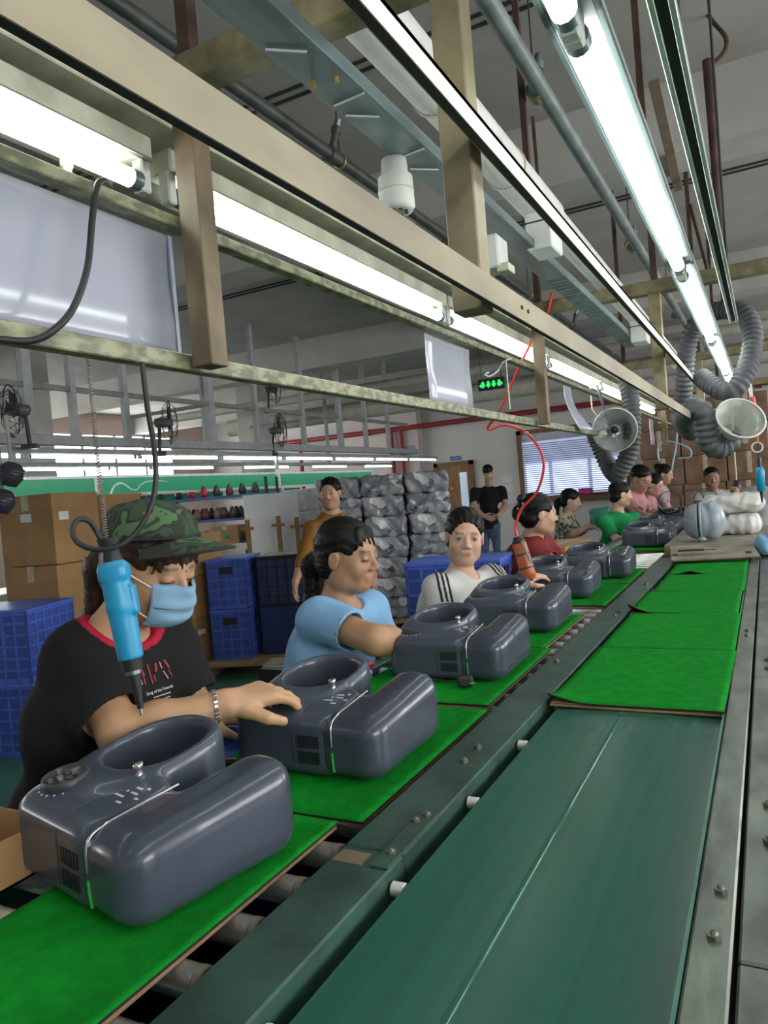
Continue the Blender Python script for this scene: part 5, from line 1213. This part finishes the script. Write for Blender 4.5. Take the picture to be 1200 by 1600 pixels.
MB().cyl(pt(Ln*.99), pt(Ln+.016), .0165, 16, r2=.0145).build('collar', m_black, sdv); MB().cyl(pt(Ln+.016), pt(Ln+.022), .0115, 14).build('ring', m_steel, sdv)
MB().cyl(pt(Ln+.022), pt(Ln+.075), .0095, 14, r2=.0045).build('nose', m_black, sdv); MB().cyl(pt(Ln+.075), pt(Ln+.085), .003, 8).build('bit', m_chrome, sdv)
MB().cyl(pt(-.022), pt(.004), .012, 12, r2=.017).build('cable_boot', m_black, sdv); MB().cyl(pt(-.038), pt(-.02, .0), .017, 10, r2=.013).build('hanger_block', m_rubber, sdv)
# black power cord: loop by the tool, up to the rail
D_ = 1.10
cp_ = [at(170, 868, D=1.10), at(155, 838, D=1.10), at(140, 815, D=1.09), (at(122, 812, D=1.08)), at(113, 828, D=1.07), at(120, 846, D=1.06), at(142, 857, D=1.05), at(172, 857, D=1.05), at(205, 840, D=1.06), at(232, 800, D=1.07), at(243, 755, D=1.08), at(241, 700, D=1.085), at(230, 635, D=1.09), at(222, 566, D=1.09)]
tag(MB().tube(spline(cp_, 8), .0042, 8).build('looped_cord', m_rubber), 'black power cord looping from the lower rail to the blue screwdriver', 'cord')
cp_ = [at(172, 290, D=1.10), at(160, 282, D=1.07), at(150, 296, D=1.045), at(144, 345, D=1.03), at(136, 420, D=1.01), at(115, 480, D=.985), at(85, 515, D=.955), at(50, 532, D=.94), at(0, 530, D=.92), at(-60, 520, D=.90)]
tag(MB().tube(spline(cp_, 8), .0048, 8).build('drooping_cable', m_rubber), 'black cord hanging from the upper rail in front of the large plastic sheet', 'cord')
# coil spring of the balancer
a = at(137, 552, D=1.10); b = at(166, 852, D=1.10); L_ = (b-a).length; d_ = unit(b-a); x_ = d_.orthogonal().normalized(); y_ = d_.cross(x_)
pts = []
n = 70
for i in range(n*6+1): 
    t = i/(n*6); th = 2*pi*i/6; pts.append(a+d_*(L_*t)+(x_*math.cos(th)+y_*math.sin(th))*(.0028+.0012*t))
sp = thing('coil_spring', 'thin steel coil spring holding up the blue screwdriver', 'spring', a)
MB().tube([p-a for p in pts], .0009, 4).build('coil', mat('spring_steel', (.30, .27, .22), .35, .7), sp)
MB().cyl((0, 0, 0), at(134, 515, D=1.10)-a, .0012, 5).build('hook_wire', m_steel, sp)
# knob under the light
p = at(104, 258, D=1.16); kb = thing('cable_clip', 'small cream knob on the rail under the nearest light', 'knob', p)
MB().lathe([(0, -.012), (.007, -.012), (.008, -.004), (.010, -.004), (.010, .008), (.005, .012), (0, .012)], (0, 0, 0), n=12).build('knob', m_cream, kb)
# red air hose and orange air screwdriver
m_hose = mat('red_hose', (.62, .05, .045), .3)
hp_ = [at(862, 458, Y=3.0), at(855, 490, Y=3.0), at(832, 530, Y=3.05), at(806, 585, Y=3.1), at(782, 640, Y=3.15), at(764, 664, Y=3.2), at(764, 671, Y=3.22), at(790, 664, Y=3.25), at(822, 676, Y=3.27), at(845, 705, Y=3.28), at(849, 735, Y=3.29), at(838, 770, Y=3.30), at(815, 795, Y=3.30), at(806, 822, Y=3.30), at(808, 838, Y=3.30)]
hs_ = thing('air_hose', 'bright red air hose dropping from the frame to the orange tool', 'hose', hp_[0])
MB().tube([p-hp_[0] for p in spline(hp_[:6], 8)], .0062, 8).build('hose', m_hose, hs_); MB().tube([p-hp_[0] for p in spline(hp_[5:], 8)], .0062, 8).build('hose', m_hose, hs_)
j = hp_[8]; MB().cyl((j-hp_[0])-Vector((.01, 0, 0)), (j-hp_[0])+Vector((.01, 0, -.004)), .0085, 8).build('joiner', mat('joiner', (.7, .3, .28), .3), hs_)
a = at(810, 845, Y=3.30); b = at(828, 905, Y=3.30); o_ = thing('air_screwdriver', 'orange and black air screwdriver hanging by the dark red shirt', 'screwdriver', a)
d_ = (b-a); m_or = mat('orange_plastic', (.42, .10, .03), .4)
MB().lathe([(0, 0), (.028, 0), (.033, .015), (.034, d_.length*.85), (.028, d_.length), (0, d_.length)], (0, 0, 0), d_, 16).build('handle', m_or, o_)
MB().lathe([(0, -.02), (.018, -.02), (.031, 0), (.032, .014), (0, .016)], (0, 0, 0), d_, 16).build('cap', m_black, o_)
for t in (.35, .7): MB().lathe([(.0345, d_.length*t-.004), (.036, d_.length*t), (.0345, d_.length*t+.004)], (0, 0, 0), d_, 16).build('band', m_dark, o_)
MB().cyl(d_, d_*1.45, .022, 12, r2=.010).build('nose', m_dark, o_); MB().cyl(d_*1.45, d_*1.6, .005, 8).build('bit', m_chrome, o_)
MB().bar(at(815, 846, Y=3.27)-a, at(830, 880, Y=3.24)-a, .010, .006).build('lever', m_steel, o_)
# ------------------------------------------------------------------ flexible dust ducts
m_duct = mat('grey_flex_duct', (.085, .09, .10), .6, var=.15, scale=20)
m_fun = mat('clear_funnel', (.50, .55, .51), .2, var=.06, alpha=.55)
def flex(pts, r, name='hose', par=None, rib=.026, org=Vector()):
    P = resample(spline(pts, 14), rib/4); rr = [r*(1.0, 1.0, .86, .86)[i % 4] for i in range(len(P))]
    return MB().tube([p-org for p in P], rr, 16).build(name, m_duct, par)
# left duct with funnel seen end-on
org = at(960, 672, Y=4.35)
fd = thing('dust_duct', 'grey corrugated dust hose with round funnel facing the camera by the window', 'duct', org)
flex([at(978, 588, Y=4.45), at(985, 620, Y=4.42), at(988, 660, Y=4.40), at(985, 700, Y=4.40), at(972, 730, Y=4.42), at(962, 742, Y=4.45), at(950, 726, Y=4.50), at(938, 700, Y=4.52), at(930, 680, Y=4.50), at(940, 672, Y=4.45), at(952, 672, Y=4.42)], .052, par=fd, org=org)
fdir = unit(Vector((0, 0, CAMZ))-org+Vector((.15, 0, .1)))
MB().lathe([(.118, .06), (.122, .06), (.122, .055), (.045, -.06), (.04, -.10), (.036, -.10), (.040, -.06), (.116, .055)], (0, 0, 0), fdir, 26).build('funnel', m_fun, fd)
MB().lathe([(.118, .056), (.125, .058), (.125, .064), (.118, .066)], (0, 0, 0), fdir, 26).build('rim', m_white, fd)
MB().bar(at(925, 665, Y=4.3)-org, at(950, 660, Y=4.3)-org, .04, .07).build('clamp', mat('clamp_grey', (.28, .30, .32), .4), fd)
MB().ball(fdir*.02, .022).build('throat', m_black, fd)
MB().tube([at(952, 664, Y=4.3)-org, at(940, 625, Y=4.33)-org, at(932, 602, Y=4.35)-org], .008, 8).build('arm', m_steel, fd); MB().tube([at(948, 668, Y=4.28)-org, at(925, 640, Y=4.3)-org, at(922, 605, Y=4.33)-org], .005, 6).build('arm', m_cream, fd)
MB().cyl((0, 0, 0), at(966, 700, Y=4.33)-org, .004, 6).build('stay', m_cream, fd)
# right duct: big loop and funnel seen sideways
org = at(1100, 640, Y=3.9)
fd2 = thing('dust_duct', 'grey corrugated dust hose looping over the belt light to a funnel at right', 'duct', org)
flex([at(1062, 652, Y=4.3), at(1068, 610, Y=4.25), at(1072, 560, Y=4.2), at(1082, 515, Y=4.15), at(1105, 492, Y=4.1), at(1135, 484, Y=4.05), at(1163, 490, Y=4.0), at(1176, 520, Y=3.95), at(1172, 560, Y=3.9), at(1155, 600, Y=3.85), at(1135, 612, Y=3.85), at(1112, 602, Y=3.9), at(1094, 588, Y=3.95)], .047, par=fd2, org=org)
flex([at(1062, 652, Y=4.3), at(1070, 665, Y=4.1), at(1080, 672, Y=3.9), at(1072, 655, Y=3.75), at(1082, 640, Y=3.65), at(1098, 645, Y=3.6), at(1104, 668, Y=3.6), at(1108, 690, Y=3.62), at(1122, 700, Y=3.65), at(1138, 692, Y=3.68), at(1142, 684, Y=3.7)], .052, par=fd2, org=org)
f0 = at(1140, 680, Y=3.68)-org; fdr = unit(at(1163, 645, Y=3.55)-at(1140, 680, Y=3.68))
MB().lathe([(.036, -.03), (.040, -.03), (.046, .02), (.105, .13), (.101, .13), (.042, .022)], f0, fdr, 26).build('funnel', m_fun, fd2)
MB().lathe([(.100, .126), (.107, .126), (.107, .134), (.100, .134)], f0, fdr, 26).build('rim', m_white, fd2)
MB().tube([f0, at(1122, 662, Y=3.6)-org, at(1118, 640, Y=3.7)-org], .006, 6).build('arm', m_cream, fd2)
MB().tube([f0+fdr*.02, at(1128, 668, Y=3.6)-org], .007, 6).build('arm', m_cream, fd2)
MB().cyl(at(1138, 486, Y=4.05)-org, at(1122, 330, Y=4.1)-org, .030, 12, r2=.016).build('riser', m_rust, fd2)
MB().cyl(at(1122, 330, Y=4.1)-org, at(1105, 95, Y=4.2)-org, .016, 12, r2=.025).build('riser', m_rust, fd2)
# clips, wires and hanging tools at the right
tl = at(1184, 700, Y=5.1); ht = thing('hanging_wand', 'red and blue hanging tool with white ring at right', 'tool', tl)
z_ = lambda u, v: at(u, v, Y=5.1)-tl
MB().cyl(z_(1172, 600), z_(1176, 640), .010, 8).build('hook', m_cream, ht); MB().cyl(z_(1175, 620), z_(1180, 645), .016, 8).build('red_grip', mat('tool_red', (.55, .06, .03), .4), ht)
MB().cyl(z_(1180, 645), z_(1182, 660), .012, 8).build('blue_band', m_cyan, ht); MB().cyl(z_(1182, 660), z_(1183, 690), .008, 8).build('strap', mat('tool_red', (.55, .06, .03), .4), ht)
rg = z_(1183, 699); MB().tube([rg+Vector((.03*math.cos(2*pi*k/20), .0, .03*math.sin(2*pi*k/20))) for k in range(20)], .005, 6, closed=True).build('ring', m_white, ht)
MB().cyl(z_(1172, 600), Vector((at(1172, 600, Y=5.1).x, 5.1, 2.11))-tl, .003, 5).build('wire', m_steel, ht)
tl = at(1188, 745, Y=5.1); hb = thing('electric_screwdriver', 'bright blue screwdriver hanging above the plastic bags', 'screwdriver', tl)
MB().lathe([(0, 0), (.024, .004), (.026, .12), (.02, .15), (0, .15)], (0, 0, -.09), n=12).build('handle', m_cyan, hb); MB().cyl((0, 0, .06), (0, 0, .12), .012, 8).build('boot', m_black, hb); MB().cyl((0, 0, .12), (0, 0, 2.1-tl.z), .003, 5).build('cord', m_rubber, hb)
MB().cyl((0, 0, -.09), (0, 0, -.16), .010, 8, r2=.004).build('nose', m_black, hb)
tl = at(1152, 768, Y=7.2); hb = thing('hanging_screwdriver', 'black screwdriver hanging on a pale cord near the man in grey', 'screwdriver', tl)
MB().lathe([(0, 0), (.03, .004), (.034, .16), (.02, .22), (0, .22)], (0, 0, -.12), n=12).build('handle', m_black, hb); MB().cyl((0, 0, .1), (0, 0, 2.1-tl.z), .006, 6).build('cord', m_cream, hb)
MB().cyl((0, 0, -.12), (0, 0, -.2), .012, 8, r2=.005).build('nose', m_dark, hb)
# blue spiral hoses over the far workers
org = at(1060, 695, Y=7.2); ch = thing('coiled_hose', 'thin pale blue coiled hose hanging above the far workers', 'hose', org)
pb_ = mat('pale_blue_hose', (.25, .42, .50), .35)
MB().tube([p-org for p in spline([at(1030, 720, Y=7.2), at(1028, 700, Y=7.2), at(1040, 690, Y=7.2), at(1060, 693, Y=7.2), at(1078, 702, Y=7.2), at(1078, 714, Y=7.2), at(1060, 716, Y=7.2)], 6)], .008, 6).build('hose', pb_, ch)
MB().tube([p-org for p in spline([at(1058, 672, Y=7.2), at(1056, 700, Y=7.2), at(1052, 720, Y=7.2), at(1050, 735, Y=7.2)], 6)], .008, 6).build('hose', pb_, ch); MB().cyl(at(1058, 672, Y=7.2)-org, Vector((at(1058, 672, Y=7.2).x, 7.2, 2.11))-org, .004, 5).build('hook_wire', m_steel, ch)
# cable loop near the exit sign
org = at(770, 580, Y=2.6); cl = thing('white_cable', 'loose white cable hanging from the light rail near the exit sign', 'cable', org)
MB().tube([p-org for p in spline([at(800, 560, Y=2.62), at(786, 566, Y=2.6), at(778, 580, Y=2.6), at(766, 588, Y=2.6), at(758, 586, Y=2.6), at(764, 582, Y=2.6)], 6)], .003, 6).build('cable', m_white, cl); MB().tube([at(790, 562, Y=2.6)-org, at(797, 640, Y=2.6)-org], .003, 6).build('cable', m_cream, cl)
# ------------------------------------------------------------------ end of the belt: plate, table, parts
m_plate = mat('worn_board', (.25, .22, .17), .55, var=.25, scale=10)
ep = thing('end_plate', 'worn grey-brown board bridging the end of the belt', 'board', (-.32, 4.72, .868))
MB().box((0, .12, .045), (.47, .42, .012), Matrix.Rotation(.10, 3, 'X') @ Matrix.Rotation(.12, 3, 'Z'), .002).build('board', m_plate, ep)
for x in (-.2, .2): MB().span((x-.015, .0, .0), (x+.015, .25, .045)).build('support', m_dark, ep)
tb = thing('end_table', 'worn wooden work table standing beyond the end of the belt', 'table', (-.27, 6.0, 0))
MB().span((-.36, -.85, .90), (.36, .95, .93), .003).build('top', m_plate, tb); MB().span((-.36, -.85, .86), (.36, -.82, .90)).build('apron', m_ply, tb)
for x in (-.33, .33):
    for y in (-.8, .9): MB().span((x-.03, y-.03, 0), (x+.03, y+.03, .9)).build('leg', m_plate, tb)
kn_ = thing('knife_tool', 'black flat tool lying on the worn end board', 'tool', (-.43, 4.74, .928))
MB().box((0, 0, .006), (.15, .035, .010), Matrix.Rotation(.10, 3, 'Z'), .004).build('handle', m_black, kn_); MB().box((.10, .012, .005), (.08, .02, .003), Matrix.Rotation(.10, 3, 'Z')).build('blade', m_dark, kn_)
# round grey-blue part standing on the table
c = Vector((at(1105, 820, Y=5.35).x, 5.35, .931)); rd = thing('round_shell', 'pale blue-grey round shell part standing on the table', 'part', c)
m_pb = mat('shell_pale', (.27, .33, .37), .3, var=.08)
v = Vol((-.14, -.16, -.02), (.16, .16, .30), .007); v.ell((.03, 0, .135), (.085, .105, .13), k=0); v.cap((-.03, 0, .135), (-.045, 0, .135), .115, .12, k=.004)
v.put(lambda x, y, z: (x+.052)+0*y+0*z if False else (-.05-x)*-1*-1+0*y+0*z, (-.14, -.16, -.02), (-.05, .16, .3), .0, 'sub')
P, F = v.surf(1); obj('shell', np_mesh('shell', P, F, m_pb), rd)
MB().lathe([(.112, -.006), (.124, -.006), (.124, .008), (.112, .008)], (-.035, 0, .135), (1, 0, 0), 28).build('flange', mat('shell_rim', (.33, .42, .42), .35), rd); MB().ball((-.035, -.06, .018), (.03, .02, .018)).build('lug', m_pb, rd)
# clear plastic bags
def bag(lb, c, r, seed, m):
    t = thing('plastic_bag', lb, 'bag', c, 0, 'clear plastic bags'); nzf = wrinkle(seed, .010, 1.6)
    v = Vol([-r[0]-.05, -r[1]-.05, -.03], [r[0]+.05, r[1]+.05, r[2]+.06], .010)
    v.rbox((0, 0, r[2]/2), (2*r[0], 2*r[1], r[2]), min(r)*.45, k=0); g = [a.astype(np.float32)*v.h+l for a, l in zip(np.ogrid[tuple(slice(0, n) for n in v.n)], v.lo)]
    v.f += nzf(*g); P, F = v.surf(0); obj('film', np_mesh('film', P, F, m), t); return t
m_clear = mat('clear_film', (.62, .63, .60), .18, var=.12, scale=8, bump=.5, bscale=18, alpha=.85)
px = at(1150, 820, Y=5.9).x
bag('lower bundle of clear plastic bags stacked on the end table', (px, 5.85, .931), (.17, .16, .15), 3, m_clear); bag('upper bundle of clear plastic bags sagging over the lower one', (px-.01, 5.85, 1.085), (.20, .17, .13), 8, m_clear)
# dark upright panels at the end of the line
for i, (u, v_, lb) in enumerate(((1045, 770, 'black glossy rounded panel standing at left of the far pair'), (1080, 768, 'black glossy rounded panel standing in the middle at the far end'), (1102, 768, 'black glossy rounded panel standing at right of the far pair'))):
    p = at(u, v_, Y=7.6+.1*i); t = thing('black_panel', lb, 'panel part', (p.x, p.y, ZM-.016), .1, 'black upright panels')
    v = Vol((-.14, -.05, -.01), (.14, .05, .40), .008); v.rbox((0, 0, .16), (.22, .05, .30), .02, k=0); v.cap((0, -.01, .26), (0, .01, .26), .11, .11, k=.01); v.rbox((0, 0, .015), (.24, .06, .03), .01, k=.005)
    P, F = v.surf(1); obj('panel', np_mesh('panel', P, F, m_black), t)
    MB().span((-.10, -.032, .20), (.10, -.026, .215), .002).build('strip', m_steel, t)
# grey garments and a hand at the right edge: person bending over the table
w13 = person('person in grey hooded jacket bending over the table at the right edge', .009, at(1185, 800, D=6.1), 2.8, .8, at(1205, 800, D=6.15), low(1262, 860, 6.2, .86), 2.9,
    R=dict(sh=at(1180, 800, D=6.2), el=at(1172, 845, D=6.0), wr=at(1160, 838, D=5.9), d=(-.7, .1, -.4), n=(0, 0, 1), t=(0, -1, 0), curl=.4), L=dict(sh=at(1190, 800, D=5.9), el=at(1190, 850, D=5.75), wr=at(1172, 850, D=5.75), d=(-.7, .1, -.3), n=(0, 0, 1), t=(0, 1, 0), curl=.4),
    shirt=(.26, .265, .28), hair=(None,), tone=(.40, .24, .17), sleeve=1.6, legs='stand', girth=1.1)
hood = thing('grey_hood', 'crumpled grey hood of the jacket over the bent head', 'hood', at(1170, 785, D=6.1)); nzf = wrinkle(4, .010, 1.2)
v = Vol((-.22, -.22, -.2), (.25, .22, .2), .010); v.ell((0, 0, 0), (.13, .13, .12), k=0, noise=nzf); v.ell((.09, 0, .03), (.12, .12, .10), k=.03, noise=nzf); P, F = v.surf(1); obj('fabric', np_mesh('fabric', P, F, cloth('grey_knit', (.27, .275, .29))), hood)
MB().tube([(-.10+.02*math.sin(k*.8), -.10+.022*k, .06+.06*math.sin(k/9*pi)) for k in range(10)], .022, 8).build('lining', cloth('orange_lining', (.48, .27, .14)), hood)
p = at(1192, 865, Y=4.9); bw_ = bag('light blue plastic bag at the right edge beside the end plate', (p.x+.04, 4.95, .868), (.08, .07, .12), 12, mat('blue_film', (.20, .42, .62), .25, var=.2, bump=.4, bscale=18))
# green felt stub at right of end table
felt_board('small green felt pad at the right edge beside the table', .0, .3, 4.78, 5.1, .868, 'felt pads right of the belt')
st2 = thing('side_ledge', 'low green ledge right of the belt carrying the small felt pad', 'ledge', (.12, 4.94, 0)); MB().span((-.18, -.18, .80), (.3, .18, .866)).build('top', m_gworn, st2)
for x in (-.12, .25):
    for y in (-.15, .15): MB().span((x-.02, y-.02, 0), (x+.02, y+.02, .8)).build('leg', m_gworn, st2)
# long carton beside the rollers with tape roll
p = at(912, 850, Y=5.0); lc = carton('long low carton beside the rollers in front of the floral blouse', (-1.42, 5.55, .80), (.30, .72, .14), -.05, False, 'long cartons')
st3 = thing('side_stand', 'narrow stand beside the rollers under the long carton', 'stand', (-1.42, 5.55, 0)); MB().span((-.17, -.38, .76), (.17, .38, .799)).build('top', m_dark, st3)
for x in (-.14, .14):
    for y in (-.33, .33): MB().span((x-.015, y-.015, 0), (x+.015, y+.015, .76)).build('leg', m_dark, st3)
p = at(966, 846, Y=5.22); tr_ = thing('tape_roll', 'white tape roll at the end of the long carton', 'tape', (-1.255, 5.30, .865)); MB().lathe([(.022, -.012), (.042, -.012), (.042, .012), (.022, .012), (.022, -.012)], (0, 0, 0), (.4, -1, 0), 18).build('roll', m_white, tr_)
# teal bag between floral and green shirts
p = at(938, 803, D=7.3); bag('translucent teal bag held behind the green shirt', (p.x, p.y, p.z-.10), (.10, .08, .16), 21, mat('teal_film', (.06, .32, .27), .3, var=.2, alpha=.8))
# cartons stacked at the far end
m_far = mat('far_cartons', (.20, .12, .075), .85, var=.25, scale=6)
for k in range(6):
    for i in range(6):
        x = -1.35+.56*i
        t = thing('carton', 'brown carton in the far stack behind the man in grey, row %s, column %s' % (('one', 'two', 'three', 'four', 'five', 'six')[k], ('one', 'two', 'three', 'four', 'five', 'six')[i]), 'carton', (x+.03*(k % 2), 11.6, .402*k), 0, 'cartons of the far stack')
        MB().span((-.272, -.25, 0), (.272, .25, .398), .006).build('box', m_far, t); MB().span((-.03, -.2515, .1), (.03, -.25, .398)).build('tape', m_tape, t)
# cardboard box with small parts at the left edge next to the first machine
p = at(15, 1290, Z=.95); cb = thing('parts_box', 'open cardboard tray at the left edge beside the first machine', 'box', (-1.17, .67, .862))
MB().span((-.11, -.10, 0), (.10, .12, .004)).build('base', m_carton, cb)
for a, b in (((-.11, -.10, 0), (.10, -.096, .075)), ((-.11, .116, 0), (.10, .12, .075)), ((-.11, -.10, 0), (-.106, .12, .075)), ((.096, -.10, 0), (.10, .12, .075))): MB().span(a, b).build('side', m_carton, cb)
mb_ = thing('metal_bracket', 'small clear bent bracket lying in front of the cardboard tray', 'bracket', (-1.12, .565, .871)); MB().span((-.05, -.012, 0), (.04, .012, .003)).span((-.05, -.012, 0), (-.047, .012, .05)).build('strip', m_steel, mb_)
# black cable bundle between the first two machines
cbn = thing('cable_bundle', 'tangled black cable bundle lying behind the first machine', 'cables', (-1.02, 1.10, ZM-.002))
for k in range(7):
    r = np.random.RandomState(k); q = [(r.uniform(-.08, .08), r.uniform(-.05, .05), .008+.045*r.rand()) for _ in range(7)]; MB().tube(spline(q, 6, True), .0042, 6, closed=True).build('cable', m_rubber, cbn)
MB().box((0, .0, .02), (.12, .07, .04), Matrix.Rotation(.3, 3, 'Z'), .006).build('adapter', m_black, cbn)
bt = thing('blue_tray', 'shallow blue tray corner behind the cable bundle', 'tray', (-1.13, 1.30, ZM-.014)); MB().span((-.09, -.07, 0), (.07, .07, .006)).span((-.09, .064, 0), (.07, .07, .04)).span((-.09, -.07, 0), (-.084, .07, .04)).build('tray', m_blue, bt)
# motor with wires between second and third machines
p = Vector((-1.06, 1.72, ZM-.002)); mo = thing('small_motor', 'small white round motor with coloured wires beside the blue T-shirt', 'motor', p)
MB().lathe([(0, -.02), (.036, -.02), (.038, .012), (.030, .014), (.028, .008), (0, .008)], (0, 0, .039), (.55, -.8, .15), 20).build('housing', m_white, mo); MB().ball(Vector((.012, -.018, .042)), .009).build('hub', m_black, mo)
for i, c in enumerate(((.5, .12, .02), (.35, .02, .02), (.25, .22, .6), (.4, .3, .05))):
    r = np.random.RandomState(i+3); q = [(0, 0, .05)]+[(r.uniform(-.05, .06), r.uniform(0, .1), .03+.06*r.rand()) for _ in range(4)]; MB().tube(spline(q, 6), .004, 6).build('wire', mat('wire_%d' % i, c, .4), mo)
p = Vector((-1.03, 2.38, ZM-.002)); mo = thing('wire_harness', 'tangle of orange and yellow wires beside the white striped shirt', 'wires', p)
for i, c in enumerate(((.5, .12, .02), (.45, .35, .04), (.5, .45, .40), (.3, .05, .03))):
    r = np.random.RandomState(i+13); q = [(r.uniform(-.05, .05), r.uniform(-.05, .06), .006+.06*r.rand()) for _ in range(6)]; MB().tube(spline(q, 6), .004, 6).build('wire', mat('wireb_%d' % i, c, .4), mo)
# pink bag on the window sill
p = at(915, 768, Y=Y1-.15); bag('bright pink bag on the window sill at the back', (p.x, Y1-.14, p.z-.05), (.14, .06, .12), 31, mat('pink_film', (.65, .06, .35), .4))
sll = struct(MB().span((win_l-.05, Y1-.24, win_b-.04), (win_r+.05, Y1-.071, win_b)).build('trim_5', m_wood))
# T-shirt print on the black shirt
dg = bpy.context.evaluated_depsgraph_get()
sho = [c for c in w1.children if c.name.startswith('shirt')][0]; bpy.context.view_layer.update()
bvh = BVHTree.FromPolygons([v_.co for v_ in sho.data.vertices], [tuple(p_.vertices) for p_ in sho.data.polygons])
def on_shirt(u, v):
    o = Vector((0, 0, CAMZ)); d = unit(ray(u, v)); inv = sho.matrix_world.inverted()
    loc, nor, _, _ = bvh.ray_cast(inv @ o, (inv.to_3x3() @ d).normalized())
    return (sho.matrix_world @ loc, (sho.matrix_world.to_3x3() @ nor).normalized()) if loc is not None else (None, None)
m_pr = [mat('print_red', (.38, .05, .06), .8), mat('print_pink', (.55, .28, .28), .8)]
def stroke(pl, m, r, nme):
    q = [on_shirt(*p) for p in pl]; q = [a+n*.0012 for a, n in q if a is not None]
    if len(q) > 1: 
        o = MB().tube([p-w1.location for p in q], r, 5).build(nme, m, sho); return o
for i, pl in enumerate(([(217, 1042), (222, 1052), (224, 1056)], [(217, 1058), (222, 1070)], [(223, 1057), (227, 1070)], [(229, 1038), (234, 1055), (238, 1068)], [(242, 1036), (243, 1050)], [(240, 1055), (242, 1065)], [(248, 1034), (252, 1044)], [(255, 1031), (263, 1043)], [(254, 1048), (262, 1060)], [(262, 1046), (268, 1055)])): stroke(pl, m_pr[1 if i in (1, 6, 8) else 0], .0030 if i in (0, 4, 7) else .0018, 'printed_figure')
m_pw = mat('print_white', (.6, .6, .58), .8)
a1, n1 = on_shirt(228, 1084); a2, n2 = on_shirt(271, 1070); a0, n0 = on_shirt(250, 1078)
if a0 is not None and a1 is not None and a2 is not None:
    xx = unit(a2-a1); nn = unit(n0-xx*n0.dot(xx)); yy = nn.cross(xx); RR = Matrix((xx, yy, nn)).transposed()
    t_ = text_mesh('Song of the Prawnds', (a2-a1).length/8.6, m_pw, 'printed_lettering', sho, a0+nn*.004-w1.location, RR, .0003)
    bpy.context.view_layer.update(); inv = sho.matrix_world.inverted(); mw = t_.matrix_world.copy(); mi_ = mw.inverted()
    for vv in t_.data.vertices:
        q = mw @ vv.co; loc, nor, _, _ = bvh.ray_cast(inv @ (q+nn*.03), -nn)
        if loc is not None: vv.co = mi_ @ (sho.matrix_world @ loc+nn*(.0012+.0004*(vv.co.z > 0)))
    for k, (f0_, f1_) in enumerate(((-.30, .32), (-.22, .28))):
        for j_ in range(7):
            c0 = a0+xx*(a2-a1).length*(f0_+(f1_-f0_)*j_/7)-yy*(.011+.008*k)+nn*.004-w1.location; MB().bar(c0, c0+xx*(a2-a1).length*(f1_-f0_)/9.5, .0022, .0006, up=nn).build('printed_lettering', m_pw, sho)
